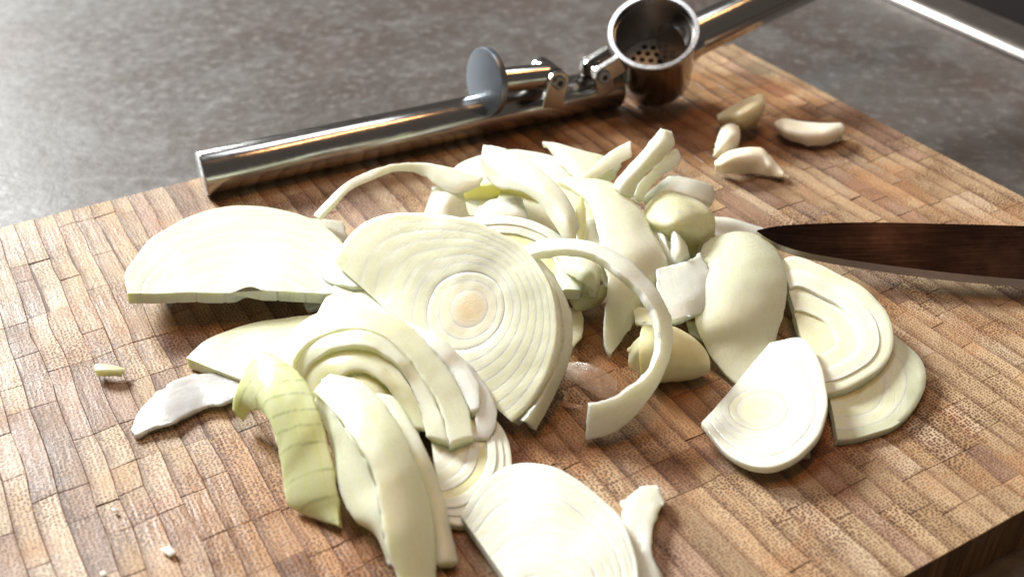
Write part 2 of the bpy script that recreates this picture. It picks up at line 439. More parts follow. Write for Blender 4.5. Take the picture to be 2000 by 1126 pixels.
def cr_at(p, ts):
    p = np.array(p, float); n = len(p)
    e = np.vstack([2 * p[0] - p[1], p, 2 * p[-1] - p[-2]]); out = []
    for t in ts:
        i = min(int(t), n - 2); f = t - i; p0, p1, p2, p3 = e[i:i + 4]
        out.append(0.5 * (2 * p1 + (p2 - p0) * f + (2 * p0 - 5 * p1 + 4 * p2 - p3) * f * f + (3 * p1 - p0 - 3 * p2 + p3) * f ** 3))
    return np.array(out)
def nz(p, sc_, seed=0.0):
    return noise.noise(Vector((p[0] * sc_ + seed, p[1] * sc_ + seed * 1.7, p[2] * sc_)))
seed_n = [0]
def shell(name, G, t, mat, tint, parent=None, rnd=True, wr=0.16, jit=0.30, tint2=None, closed_u=False):
    """G: grid (nu, nv, 3) of the face that looks to the camera; t: thickness mm; becomes a closed solid"""
    seed_n[0] += 7.31; sd = seed_n[0]
    nu, nv = G.shape[:2]
    du = np.gradient(G, axis=0); dv = np.gradient(G, axis=1)
    N = np.cross(du, dv); N /= (np.linalg.norm(N, axis=2, keepdims=True) + 1e-12)
    mid = G.reshape(-1, 3).mean(0)
    if np.sum(N.reshape(-1, 3).mean(0) * (CAM - mid)) < 0: N = -N; sgn = -1
    else: sgn = 1
    top = G.copy(); bot = np.empty_like(G)
    for i in range(nu):
        for j in range(nv):
            p = G[i, j]; n = N[i, j]
            ww = nz(p, 160, sd) * wr + nz(p, 420, sd) * wr * 0.35
            edge = i in (0, nu - 1) or j in (0, nv - 1)
            tt = t if np.isscalar(t) else np.interp(j / (nv - 1), np.linspace(0, 1, len(t)), t)
            off = 0.0; o2 = 0.0
            if edge and rnd: off = 0.16 * min(tt, 1.6); o2 = off
            jv = np.zeros(3)
            if edge:
                jv = np.array([nz(p, 900, sd + k * 3.1) for k in range(3)]) * jit / 1000
                jv += np.array([nz(p, 260, sd + k * 5.1) for k in range(3)]) * jit * 1.6 / 1000
            top[i, j] = p + n * (ww - off) / 1000 + jv
            bot[i, j] = p - n * (tt - o2 - ww * 0.6) / 1000 + jv
    pts = list(top.reshape(-1, 3)) + list(bot.reshape(-1, 3)); m = nu * nv
    f = []
    for i in range(nu - 1):
        for j in range(nv - 1):
            a_, b_, c_, d_ = i * nv + j, (i + 1) * nv + j, (i + 1) * nv + j + 1, i * nv + j + 1
            f.append((a_, b_, c_, d_)); f.append((m + d_, m + c_, m + b_, m + a_))
    rim = [(i, 0) for i in range(nu)] + [(nu - 1, j) for j in range(1, nv)] + [(i, nv - 1) for i in range(nu - 2, -1, -1)] + [(0, j) for j in range(nv - 2, 0, -1)]
    rim = [i * nv + j for i, j in rim]
    for k in range(len(rim)):
        a_, b_ = rim[k], rim[(k + 1) % len(rim)]
        f.append((a_, m + a_, m + b_, b_))
    if sgn < 0: f = [ff[::-1] for ff in f]
    me = grid_mesh(pts, f)
    Lu = np.r_[0, np.cumsum(np.linalg.norm(np.diff(G[:, nv // 2], axis=0), axis=1))] * 1000
    Lv = np.r_[0, np.cumsum(np.linalg.norm(np.diff(G[nu // 2], axis=0), axis=1))] * 1000
    uv = [(Lu[i] + sd * 3, Lv[j] + sd * 5) for i in range(nu) for j in range(nv)] * 2
    ul = me.uv_layers.new(name='UVMap'); ul.data.foreach_set('uv', [c for l in me.loops for c in uv[l.vertex_index]])
    if tint2 is not None:
        tc = []
        for i in range(nu):
            for j in range(nv):
                k = j / (nv - 1); tc.append(tuple(tint[q] * (1 - k) + tint2[q] * k for q in range(3)))
        set_tint(me, tc * 2)
    else: set_tint(me, tint)
    return link_mesh(name, me, mat, parent)
def rows_grid(rows, bulge=0.0, step=1.1, px=True):
    R = [[P(*c) if px else np.array(c) for c in r] for r in rows]
    nvp = max(5, int(max(np.linalg.norm(np.diff(np.array(r), axis=0), axis=1).sum() for r in R) * 1000 / step) + 2)
    ln = max(np.linalg.norm(np.diff(np.array([r[k] for r in R]), axis=0), axis=1).sum() for k in range(len(R[0]))) * 1000
    nu = max(5, int(ln / step) + 2)
    A_ = np.array(R, float); tt_ = np.linspace(0, len(R) - 1, 12 * (len(R) - 1) + 1)
    mids = np.array([cr_at(A_[:, k], tt_) for k in range(A_.shape[1])])
    Lm = np.r_[0, np.cumsum(np.linalg.norm(np.diff(mids, axis=1), axis=2).max(0))]
    ts_ = np.interp(np.linspace(0, Lm[-1], nu), Lm, tt_)
    cols_ = [cr_at(A_[:, k], ts_) for k in range(A_.shape[1])]
    G = np.array([cr([c[i] for c in cols_], nvp) for i in range(nu)])
    kq = 0.25                                                    # extra loops close to the rim keep the cut edges crisp
    G = np.concatenate([G[:1], G[:1] * (1 - kq) + G[1:2] * kq, G[1:-1], G[-1:] * (1 - kq) + G[-2:-1] * kq, G[-1:]], 0)
    G = np.concatenate([G[:, :1], G[:, :1] * (1 - kq) + G[:, 1:2] * kq, G[:, 1:-1], G[:, -1:] * (1 - kq) + G[:, -2:-1] * kq, G[:, -1:]], 1)
    nvp += 2
    if bulge:
        du = np.gradient(G, axis=0); dv = np.gradient(G, axis=1)
        N = np.cross(du, dv); N /= (np.linalg.norm(N, axis=2, keepdims=True) + 1e-12)
        if np.sum(N.reshape(-1, 3).mean(0) * (CAM - G.reshape(-1, 3).mean(0))) < 0: N = -N
        v = np.linspace(-1, 1, nvp - 2); v = np.r_[v[0], v[0] * (1 - kq) + v[1] * kq, v[1:-1], v[-1] * (1 - kq) + v[-2] * kq, v[-1]]
        wl = np.linalg.norm(np.diff(G, axis=1), axis=2).sum(1); wl = np.clip(wl / wl.max(), 0, 1) ** 1.6
        G = G + N * ((1 - v ** 2) * bulge / 1000)[None, :, None] * wl[:, None, None]
    return G
W1 = (0.91, 0.90, 0.79); W2 = (0.90, 0.90, 0.82); W3 = (0.90, 0.91, 0.86); Y1_ = (0.89, 0.85, 0.56); GR = (0.89, 0.91, 0.78); BL_ = (0.76, 0.78, 0.76)
def strip(name, rows, t, label, cat='onion strip', tint=W1, mat=None, bulge=0.0, group=None, **kw):
    """rows: across-the-piece rows of (photo x, photo y, height mm)"""
    G = rows_grid(rows, bulge)
    o = shell(name, G, t, mat or M_ON, tint, **kw)
    tag(o, label, cat, group)
    return o
def pair(e0, e1, h0, h1, n=None):
    """two edges as pixel lists and two height lists -> rows"""
    n = n or max(len(e0), len(e1))
    def res(e, h):
        e = np.array(e, float); L = np.r_[0, np.cumsum(np.linalg.norm(np.diff(e, axis=0), axis=1))]; L /= L[-1]
        s = np.linspace(0, 1, n)
        d = cr(e, n); hs = np.interp(s, np.linspace(0, 1, len(h)), h)
        return [(d[i][0], d[i][1], hs[i]) for i in range(n)]
    a_, b_ = res(e0, h0), res(e1, h1)
    return [[a_[i], b_[i]] for i in range(n)]

def slice_(name, label, arc, C, plane, fr, t, cuts, keep, tints, dz=None, core=None, warp=0.5, cat='onion slice', group=None, gap=0.02, mat=None, bow=0.0, notch=None):
    """A slice of an onion half. arc: outer outline (photo pixels, from one end of the cut to the other); C: centre of the rings;
    plane: three (x, y, h) giving the slice's plane in space; fr: ring fractions from the centre outwards; cuts: straight cuts"""
    pa = [P(*q_) for q_ in plane]
    n = nrm(np.cross(pa[1] - pa[0], pa[2] - pa[0])); o0 = pa[0]
    if np.dot(n, CAM - o0) < 0: n = -n
    def onp(x, y):
        d = ray(x, y); k = np.dot(n, o0 - CAM) / np.dot(n, d); return CAM + k * d
    ex = nrm(np.cross(n, [0, 0, 1.0]) if abs(n[2]) < 0.999 else np.array([1.0, 0, 0])); ey = np.cross(n, ex)
    c3 = onp(*C)
    def uv_(p): d = p - c3; return np.array([np.dot(d, ex), np.dot(d, ey)]) * 1000
    A = cr([uv_(onp(*q_)) for q_ in arc], 90)
    th = np.unwrap(np.arctan2(A[:, 1], A[:, 0])); rr = np.hypot(A[:, 0], A[:, 1])
    if th[-1] < th[0]: th = th[::-1]; rr = rr[::-1]
    span = th[-1] - th[0]
    # go on round the back of the centre so that the straight cut can do the trimming
    T = np.r_[th, th[-1] + (2 * math.pi - span) * np.array([0.5, 1.0])] if span < 2 * math.pi - 0.05 else th
    Rr = np.r_[rr, (rr[0] + rr[-1]) / 2, rr[0]] if len(T) != len(th) else rr
    kn = uv_(onp(*keep))
    cl = []
    for (q1, q2) in cuts:
        a_, b_ = uv_(onp(*q1)), uv_(onp(*q2)); d = b_ - a_; nn = np.array([-d[1], d[0]]) / np.hypot(*d)
        if np.dot(nn, kn - a_) < 0: nn = -nn
        cl.append((a_, nn))
    root = empty(name, tuple(c3)); tag(root, label, cat, group)
    seed_n[0] += 5.3; sd = seed_n[0]
    nth = 150
    ths = np.linspace(T[0], T[0] + 2 * math.pi, nth, endpoint=False)
    RR = np.interp(ths, T, Rr)
    fr = list(fr); gv = random.Random(int(sd * 100)); prev_g = 0.05; prev_gap = 0.0
    RRm = np.median(rr)
    for _ in range(4): RR = (np.roll(RR, 1) + RR * 2 + np.roll(RR, -1)) / 4
    for k in range(len(fr) - 1):
        s0, s1 = fr[k], fr[k + 1]
        dzk = dz[k] if dz else -0.022 * k
        tint = tints[min(k, len(tints) - 1)]
        bm = bmesh.new(); ul = bm.loops.layers.uv.new('UVMap'); cl_ = bm.verts.layers.float_color.new('tint')
        rings = []; info = {}
        # cross-section: rounded top, flat underside
        wmm = (s1 - s0) * RR.mean()
        g_ = gap / max(RR.mean(), 1)
        prof = []
        e = min(0.3, 0.25 / max(wmm, 0.8)); gr_ = gv.uniform(0.005, 0.02) if gv.random() < 0.80 else gv.uniform(0.06, 0.12); gp = prev_g; prev_g = gr_; gi = prev_gap; prev_gap = -0.05 if gr_ < 0.06 else 0.03
        if k == len(fr) - 2: gr_ = 0.2
        if core and k == 0: gr_ = 0.03
        if s0 <= 0.001: us = [0.0, 0.5, 1 - e, 1.0]; zs = [0.03, 0.03, 0.0, -gr_]
        else: us = [0.0, e, 0.35, 0.65, 1 - e, 1.0]; zs = [-gp, 0.0, 0.02, 0.02, 0.0, -gr_]
        top_n = len(us)
        prof = list(zip(us, zs, [0] * len(us))) + [(1.0, -t + 0.3, 1), (1 - e, -t, 1), (e if s0 > 0.001 else 0.0, -t, 1)]
        if s0 > 0.001: prof.append((0.0, -t + 0.3, 1))
        for i, th_ in enumerate(ths):
            ring = []
            for (u_, z_, bt) in prof:
                rs = lambda s_: s_ * (RRm * (1 - s_) + RR[i] * s_)
                lo = rs(s0) + (gi if s0 > 0.001 else 0); hi = rs(s1) - (0 if k == len(fr) - 2 else prev_gap)
                r = lo + (hi - lo) * u_
                pos2 = np.array([math.cos(th_), math.sin(th_)]) * r
                p3 = c3 + (ex * pos2[0] + ey * pos2[1]) / 1000
                wv = nz(p3, 70, sd) * warp + nz(p3, 260, sd) * 0.12
                p3 = p3 + (ex * pos2[0] / max(r, .1) + ey * pos2[1] / max(r, .1)) * nz(p3, 110, sd + 9) * 0.30 / 1000 * (1 if k else 0)
                p3 = p3 + n * (z_ + dzk + wv + bow * (r / RR.mean()) ** 2) / 1000
                v = bm.verts.new(p3); ring.append(v); kk = 4 * u_ * (1 - u_) * (0 if k == 0 else 1); tq = tint if not (core and k == 0) else tuple(tint[q_] * (1 - u_ ** 3) + tints[1][q_] * u_ ** 3 for q_ in range(3)); v[cl_] = (tq[0] * (1.03 - 0.05 * kk), tq[1] * (1.03 - 0.045 * kk), tq[2] * (1.05 - 0.14 * kk), 1); info[v] = (th_ * RR.mean() * (s0 + s1) / 2 + sd * 9, r + sd * 4 + k * 11)
            rings.append(ring)
        bm.verts.ensure_lookup_table()
        m_ = len(prof)
        for i in range(nth):
            r0, r1 = rings[i], rings[(i + 1) % nth]
            for j in range(m_ if s0 > 0.001 else m_ - 1):
                j2 = (j + 1) % m_
                fc = bm.faces.new((r0[j], r1[j], r1[j2], r0[j2]))
                for lp in fc.loops:
                    a_ = info[lp.vert]; x_ = a_[0]
                    if i == nth - 1 and lp.vert in (r1[j], r1[j2]): x_ = a_[0] + 2 * math.pi * RR.mean() * (s0 + s1) / 2
                    lp[ul].uv = (x_, a_[1])
        if s0 <= 0.001: bmesh.ops.remove_doubles(bm, verts=bm.verts, dist=1e-6)
        for (a_, nn) in cl:
            pc = c3 + (ex * a_[0] + ey * a_[1]) / 1000; nn3 = ex * nn[0] + ey * nn[1]
            geom = bm.verts[:] + bm.edges[:] + bm.faces[:]
            res = bmesh.ops.bisect_plane(bm, geom=geom, plane_co=Vector(pc), plane_no=Vector(-nn3), clear_outer=True, dist=1e-7)
            ed = [e_ for e_ in res['geom_cut'] if isinstance(e_, bmesh.types.BMEdge)]
            if ed:
                bmesh.ops.holes_fill(bm, edges=ed, sides=0)
        if not bm.faces: bm.free(); continue
        if notch:
            nc, nr_, nd_ = onp(*notch[:2]), notch[2], notch[3]; a_, nn = cl[0]; nn3 = ex * nn[0] + ey * nn[1]
            for v in bm.verts:
                dd = np.array(v.co) - nc; dd = dd - n * np.dot(dd, n); rr2 = np.linalg.norm(dd) * 1000
                if rr2 < nr_: v.co += Vector(nn3 * nd_ / 1000 * (1 - (rr2 / nr_) ** 2))
        bmesh.ops.recalc_face_normals(bm, faces=bm.faces)
        for e_ in bm.edges:
            if len(e_.link_faces) == 2 and e_.calc_face_angle(0) > 0.9: e_.smooth = False
        me = bpy.data.meshes.new('m'); bm.to_mesh(me); bm.free()
        nm = 'layer' if not (core and k == 0) else 'heart'
        link_mesh(nm, me, mat or M_FACE, root)
    return root
GRP = 'pieces of sliced white onion on the board'

# ------------------------------------------------------------------ onion: the big slices
slice_('onion_slice', 'pale half slice at the far left with a notch in its cut edge',
       [(262, 570), (240, 548), (262, 500), (320, 445), (400, 408), (500, 400), (560, 411), (610, 425), (655, 455), (700, 520), (700, 570)],
       (480, 655), [(262, 568, 12.5), (640, 568, 11.0), (480, 402, 7.5)], [0, .36, .45, .54, .63, .71, .80, .88, 1.0], 3.4,
       [((262, 571), (640, 569))], (480, 500), [(0.80, 0.83, 0.77)] * 5 + [(0.80, 0.84, 0.73), (0.80, 0.84, 0.72), (0.84, 0.89, 0.70)], warp=0.9, notch=(484, 570, 3.6, 2.6))
slice_('onion_slice', 'broad half slice on top of the heap with a round amber heart',
       [(668, 470), (690, 446), (734, 423), (799, 414), (870, 420), (930, 434), (990, 463), (1035, 498), (1068, 545), (1086, 600), (1087, 660), (1070, 725), (1040, 780), (1000, 822)],
       (918, 600), [(1000, 822, 5), (668, 470, 20), (1086, 600, 25)], [0, .18, .28, .37, .47, .56, .65, .74, .83, .91, 1.0], 5.0,
       [((688, 545), (1000, 824))], (950, 500), [(0.86, 0.71, 0.47), (0.88, 0.84, 0.74), (0.86, 0.86, 0.78), (0.87, 0.88, 0.78), (0.89, 0.90, 0.80), (0.90, 0.91, 0.76)], core=True, warp=1.1)
slice_('onion_slice', 'flat half slice at the lower right showing a round pale heart and crumbly cut edge',
       [(1371, 826), (1394, 858), (1422, 886), (1455, 905), (1493, 912), (1526, 905), (1564, 886), (1597, 853), (1611, 815), (1616, 777), (1611, 739), (1601, 706), (1582, 673), (1561, 656), (1535, 664), (1507, 668)],
       (1481, 800), [(1371, 826, 3.4), (1507, 664, 8.0), (1560, 890, 7.0)], [0, .30, .40, .52, .66, .82, 1.0], 2.2,
       [((1371, 824), (1508, 664))], (1540, 820), [(0.90, 0.88, 0.64), (0.90, 0.90, 0.77), W3, (0.88, 0.90, 0.86)], core=True, warp=0.7)
slice_('onion_slice', 'large white half slice at the bottom edge',
       [(900, 1010), (930, 950), (965, 915), (1000, 898), (1033, 900), (1070, 906), (1107, 921), (1147, 946), (1184, 977), (1212, 1007), (1230, 1044), (1242, 1081), (1247, 1126), (1240, 1180), (1215, 1240), (1180, 1290)],
       (1045, 1175), [(914, 1026, 4.5), (1033, 900, 5.5), (1247, 1126, 7.0)], [0, .2, .32, .42, .51, .60, .69, .78, .86, .93, 1.0], 3.0,
       [((914, 1026), (984, 1126))], (1120, 1040), [(0.77, 0.79, 0.74)] * 4 + [(0.79, 0.80, 0.72), (0.76, 0.78, 0.74)] * 3, warp=1.2)
slice_('onion_slice', 'thin fan shaped slice with close rings lying under the tall curved slices',
       [(820, 985), (850, 1010), (885, 1022), (909, 1026), (941, 1011), (979, 974), (997, 927), (1000, 890), (990, 853), (969, 820), (930, 790)],
       (812, 870), [(890, 1020, 2.6), (1000, 890, 3.4), (850, 880, 4.5)], [0, .28, .42, .54, .64, .74, .83, .91, 1.0], 2.2,
       [((836, 820), (870, 1035))], (930, 930), [W2, W3, W2, W3, Y1_, W3, W3, W2], warp=0.6, dz=[0, .3, .5, .8, .6, .9, .4, 0])
slice_('onion_slice', 'translucent edged half slice lying flat at the far right end of the heap',
       [(1600, 600), (1680, 610), (1747, 654), (1780, 678), (1801, 701), (1808, 734), (1804, 767), (1780, 805), (1752, 828), (1714, 843), (1677, 852), (1637, 856)],
       (1625, 745), [(1637, 855, 2.8), (1808, 734, 3.5), (1700, 640, 6.0)], [0, .30, .55, .78, 1.0], 2.4,
       [((1637, 857), (1612, 740))], (1700, 760), [Y1_, (0.86, 0.88, 0.66), (0.86, 0.89, 0.73), (0.70, 0.74, 0.60)], warp=0.7)
slice_('onion_slice', 'half slice with loosened rings, its back edge just below the knife blade',
       [(1510, 520), (1545, 497), (1582, 508), (1630, 532), (1677, 555), (1710, 584), (1733, 612), (1745, 645), (1746, 678), (1733, 703), (1705, 727), (1660, 755), (1618, 768), (1590, 772)],
       (1568, 650), [(1620, 765, 6.5), (1745, 660, 8.0), (1560, 500, 11.0)], [0, .36, .62, .82, 1.0], 3.0,
       [((1515, 480), (1612, 800))], (1680, 650), [(0.81, 0.79, 0.56), (0.89, 0.90, 0.77), W3, (0.86, 0.89, 0.75)], dz=[-1.4, -0.5, 0.6, 0.2], warp=0.8)
slice_('onion_slice', 'pale wedge of a slice poking out to the left from under the arched slice',
       [(366, 694), (400, 664), (435, 648), (500, 628), (575, 617), (650, 612), (720, 640)],
       (600, 760), [(366, 692, 4.0), (480, 735, 5.0), (600, 617, 6.0)], [0.0, .45, .72, 1.0], 3.6,
       [((366, 698), (482, 742))], (520, 670), [W2, GR, (0.86, 0.90, 0.68)], warp=0.8)
slice_('onion_slice', 'bright slice half hidden under the left side of the amber hearted slice',
       [(600, 640), (620, 603), (634, 580), (656, 552), (690, 520), (750, 500), (830, 520), (880, 600)],
       (745, 640), [(620, 603, 9), (690, 520, 13), (800, 620, 12)], [0.0, .4, .7, 1.0], 4.0,
       [((570, 700), (900, 640))], (720, 560), [W2, W1, GR], warp=1.0)
slice_('onion_slice', 'half slice standing at the back of the heap behind the glassy curved strip',
       [(880, 350), (886, 326), (912, 309), (950, 298), (1000, 291), (1050, 293), (1090, 306), (1130, 335), (1150, 370)],
       (1000, 400), [(886, 326, 9), (1000, 291, 12), (1120, 400, 9)], [0.0, .4, .6, .8, 1.0], 3.5,
       [((860, 420), (1160, 420))], (1000, 330), [Y1_, W2, W1, W3], warp=1.0)
slice_('onion_slice', 'flat slice showing curved layers just behind the amber hearted slice',
       [(860, 470), (880, 432), (915, 422), (965, 422), (1015, 426), (1062, 442), (1110, 474), (1140, 520), (1140, 560)],
       (990, 520), [(880, 450, 16), (1000, 424, 17), (1110, 480, 15)], [0.0, .45, .65, .82, 1.0], 4.0,
       [((840, 560), (1160, 570))], (1000, 470), [Y1_, (0.79, 0.81, 0.49), W1, W3], warp=0.9, dz=[-1, -.6, 0, .5])

# ------------------------------------------------------------------ onion: arched slice at lower left, layer by layer
arch = empty('onion_slice', tuple(P(720, 750, 0)))
tag(arch, 'arched slice of nested loose rings in front of the amber hearted slice', 'onion slice')
def lay(e0, e1, h0, h1, t, tint=W1, bulge=0.4, **kw):
    G = rows_grid(pair(e0, e1, h0, h1), bulge)
    return shell('layer', G, t, M_ON, tint, parent=arch, **kw)
lay([(545, 705), (556, 665), (588, 627), (640, 604), (700, 600), (760, 612), (812, 645), (857, 692), (893, 745), (915, 795), (926, 850)],
    [(565, 735), (575, 700), (605, 668), (650, 648), (700, 642), (745, 652), (790, 690), (832, 742), (858, 790), (872, 835), (878, 866)],
    [10, 13, 15, 17, 18, 17, 15, 13, 11, 9, 7.5], [9.5, 12.5, 15, 17, 18, 17.2, 15.5, 13.5, 11.4, 9.4, 7.8], 4.0, (0.90, 0.92, 0.72), 0.25)
lay([(567, 737), (577, 702), (607, 670), (651, 650), (700, 644), (744, 654), (788, 692), (829, 744), (855, 791), (868, 835), (876, 864)],
    [(592, 745), (607, 712), (638, 689), (670, 676), (717, 678), (764, 700), (796, 741), (812, 780), (824, 812), (829, 835), (832, 852)],
    [8, 11.5, 14.5, 16.8, 18, 17, 15.5, 13, 11, 9.5, 7.5], [7.5, 11, 14, 16, 17, 16.3, 15, 12.6, 10.8, 9, 7.2], 3.8, (0.90, 0.92, 0.74), 0.2)
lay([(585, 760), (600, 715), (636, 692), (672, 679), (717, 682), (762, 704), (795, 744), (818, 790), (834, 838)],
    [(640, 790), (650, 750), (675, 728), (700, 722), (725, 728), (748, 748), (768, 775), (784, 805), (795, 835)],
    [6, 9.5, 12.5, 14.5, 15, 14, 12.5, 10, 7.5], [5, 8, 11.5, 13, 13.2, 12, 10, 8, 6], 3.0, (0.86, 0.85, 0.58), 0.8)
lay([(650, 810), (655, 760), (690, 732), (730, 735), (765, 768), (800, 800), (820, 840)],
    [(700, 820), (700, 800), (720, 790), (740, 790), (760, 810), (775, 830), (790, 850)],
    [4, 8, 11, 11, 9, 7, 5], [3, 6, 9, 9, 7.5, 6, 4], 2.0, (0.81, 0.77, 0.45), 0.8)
strip('onion_strip', pair([(790, 625), (806, 634), (838, 643), (880, 674), (922, 721), (938, 760), (940, 785), (936, 799)],
      [(790, 650), (810, 660), (838, 678), (868, 712), (890, 745), (905, 775), (915, 795), (920, 803)],
      [15, 15, 15, 14, 12, 11, 10, 9], [13, 13.5, 14, 13, 11.5, 10.5, 9.5, 9]), 3.0,
      'narrow white ring segment hugging the outer right side of the arched slice', tint=W3, bulge=0.5)
strip('onion_strip', pair([(860, 665), (900, 690), (927, 722), (955, 759), (968, 795), (970, 822), (967, 845), (955, 857)],
      [(880, 720), (900, 740), (915, 760), (925, 785), (930, 810), (930, 830), (928, 848), (927, 856)],
      [11, 11, 10.5, 9.5, 8.5, 7.5, 6.5, 5.5], [10, 10, 10, 9, 8.5, 8, 7, 6]), 3.0,
      'outermost ring segment right of the arched slice, its squared end over the fan shaped slice', tint=W3, bulge=0.5)
strip('onion_strip', pair([(253, 843), (265, 812), (285, 785), (330, 747), (370, 733), (420, 728), (475, 735)],
      [(262, 849), (290, 838), (340, 822), (372, 806), (384, 795), (430, 789), (470, 772)],
      [1.4, 1.8, 2.2, 2.4, 2.4, 2.6, 3.0], [1.6, 2.0, 2.4, 2.2, 2.2, 2.6, 3.0]), 1.1,
      'thin greyish lavender slice offcut flat on the wood at the lower left', 'onion offcut', tint=(0.56, 0.54, 0.57), bulge=0.5, mat=M_ON, jit=0.5)
# green outer piece
strip('onion_strip', [[(453, 801, 5), (474, 823, 3)], [(457, 772, 9), (485, 806, 6)], [(472, 738, 13), (497, 802, 9)], [(489, 705, 16), (510, 803, 11)], [(512, 687, 18), (521, 815, 12.5)], [(546, 699, 19), (532, 838, 12.5)], [(580, 724, 19), (541, 864, 11)], [(604, 752, 18), (546, 892, 9)], [(622, 800, 16), (550, 920, 7)], [(638, 850, 13), (553, 946, 5)], [(650, 905, 10), (556, 968, 3.5)], [(658, 955, 7), (566, 990, 2)], [(661, 992, 4.5), (600, 1006, 1.5)], [(663, 1028, 2.5), (636, 1020, 1.5)]],
      2.0, 'yellow green outer layer with dark green veins, curling down onto the board', tint=(0.78, 0.87, 0.42), tint2=(0.83, 0.90, 0.52), mat=M_GREEN, wr=0.06, bulge=2.4)
# long curved slices in front
strip('onion_strip', pair([(645, 728), (675, 723), (712, 752), (764, 801), (796, 862), (824, 927), (843, 997), (851, 1060), (852, 1126), (850, 1200)],
      [(612, 764), (647, 798), (684, 846), (717, 899), (736, 950), (745, 1010), (754, 1060), (768, 1100), (782, 1135), (800, 1200)],
      [17, 18, 19, 18, 16, 13, 10, 7, 4, 2], [15, 18, 19.5, 19, 17, 14.5, 12, 9, 6, 3]), 3.2,
      'longest curved piece at the bottom, a glossy arched layer bright at its top end', tint=(0.88, 0.91, 0.71), bulge=1.2)
strip('onion_strip', pair([(617, 770), (650, 805), (686, 852), (717, 905), (735, 955), (743, 1010), (752, 1060), (766, 1105)],
      [(616, 785), (634, 833), (650, 880), (659, 950), (687, 1010), (715, 1032), (736, 1047), (752, 1085)],
      [14, 16, 17, 16, 14, 12, 9, 6], [12, 12, 10, 8, 6, 5, 4, 3]), 3.0,
      'rough edged lower layer peeling off the left side of the longest curved piece', tint=(0.86, 0.87, 0.69), bulge=0.6, jit=0.5)
strip('onion_strip', pair([(715, 765), (740, 759), (768, 773), (801, 815), (834, 880), (867, 964), (885, 1044), (897, 1097)],
      [(690, 785), (735, 810), (768, 850), (798, 900), (820, 960), (838, 1020), (846, 1060), (850, 1100)],
      [15, 15, 15, 14, 11, 8, 5, 2.5], [14, 14, 14, 13, 10, 7, 5, 3]), 3.2,
      'second long curved piece tucked behind the longest one with a square lower end', tint=(0.86, 0.89, 0.72), bulge=1.2)
strip('onion_offcut', pair([(1205, 992), (1225, 966), (1262, 944), (1285, 950), (1299, 976)][::-1] , [(1205, 992), (1215, 1012), (1232, 1045), (1243, 1085), (1250, 1140)], [4, 4], [2, 2]) if False else
      [[(1212, 985, 2.8), (1235, 958, 3.4), (1262, 944, 3.4), (1284, 949, 2.8)], [(1218, 1005, 2.8), (1245, 985, 3.6), (1275, 972, 3.6), (1299, 978, 2.8)],
       [(1214, 1036, 2.8), (1246, 1019, 3.4), (1270, 1008, 3.6), (1284, 1001, 3.2)], [(1216, 1068, 2.8), (1242, 1056, 3.2), (1262, 1045, 3.6), (1275, 1040, 3.2)],
       [(1218, 1096, 2.8), (1246, 1088, 3.2), (1266, 1080, 3.6), (1273, 1076, 3.2)], [(1224, 1134, 2.8), (1254, 1128, 3.2), (1278, 1120, 3.6), (1290, 1115, 3.2)], [(1255, 1170, 2.8), (1270, 1165, 3.2), (1285, 1160, 3.6), (1300, 1155, 3.2)]],
      1.6, 'wavy ragged scrap beside the big slice at the bottom edge', 'onion offcut', tint=(0.83, 0.83, 0.72), wr=0.5, jit=0.6)

# ------------------------------------------------------------------ onion: right of the amber hearted slice
strip('onion_strip', pair([(985, 458), (1010, 470), (1045, 495), (1079, 533), (1104, 577), (1117, 617), (1119, 670), (1108, 720), (1080, 780), (1047, 839)],
      [(975, 468), (1000, 480), (1030, 508), (1062, 550), (1082, 595), (1092, 640), (1092, 690), (1082, 730), (1055, 778), (1022, 821)],
      [23, 23, 22.5, 21, 19, 16, 12, 9, 6, 2.5], [24, 24, 24, 23, 21, 18, 15, 12, 9, 6]), 2.2,
      'outermost ring of the amber hearted slice, sprung loose along its right side', tint=(0.83, 0.85, 0.72), bulge=0.3)
strip('onion_strip', pair([(1022, 480), (1053, 467), (1107, 465), (1160, 472), (1202, 491), (1249, 524), (1281, 560), (1302, 599), (1313, 632), (1316, 660), (1306, 705), (1290, 745), (1262, 787), (1226, 826), (1190, 848), (1145, 861)],
      [(1035, 498), (1060, 492), (1082, 488), (1117, 487), (1153, 494), (1188, 514), (1220, 539), (1249, 565), (1272, 595), (1284, 622), (1288, 660), (1285, 700), (1264, 732), (1231, 758), (1185, 780), (1147, 789)],
      [26, 27, 28, 28, 28, 27, 25, 23, 20, 18, 15, 12, 9, 6, 4, 2], [26, 27, 28, 28.5, 28.5, 28, 26.5, 25, 23, 21, 18.5, 16, 14.5, 13, 11.5, 10]), 2.4,
      'long thin strip bent into a big half circle, its square end on the wood', tint=(0.88, 0.89, 0.83), bulge=0.3)
strip('onion_layer', pair([(1086, 350), (1110, 362), (1135, 378), (1156, 408), (1166, 440), (1172, 475), (1178, 505), (1185, 540), (1186, 580), (1182, 620), (1178, 656), (1190, 691)],
      [(1122, 345), (1150, 347), (1194, 355), (1225, 378), (1255, 415), (1278, 456), (1296, 487), (1306, 517), (1298, 560), (1265, 592), (1241, 628), (1214, 665), (1194, 691)],
      [20, 21, 22, 22, 21, 20, 18, 15, 12, 8, 5, 2.5], [20, 20, 20, 20, 20, 19, 18, 15, 11, 8, 6, 4, 2.5]), 2.4,
      'long domed cream layer with its pointed end hanging down inside the half circle strip', 'onion layer', tint=(0.88, 0.88, 0.73), bulge=2.4, wr=0.15)
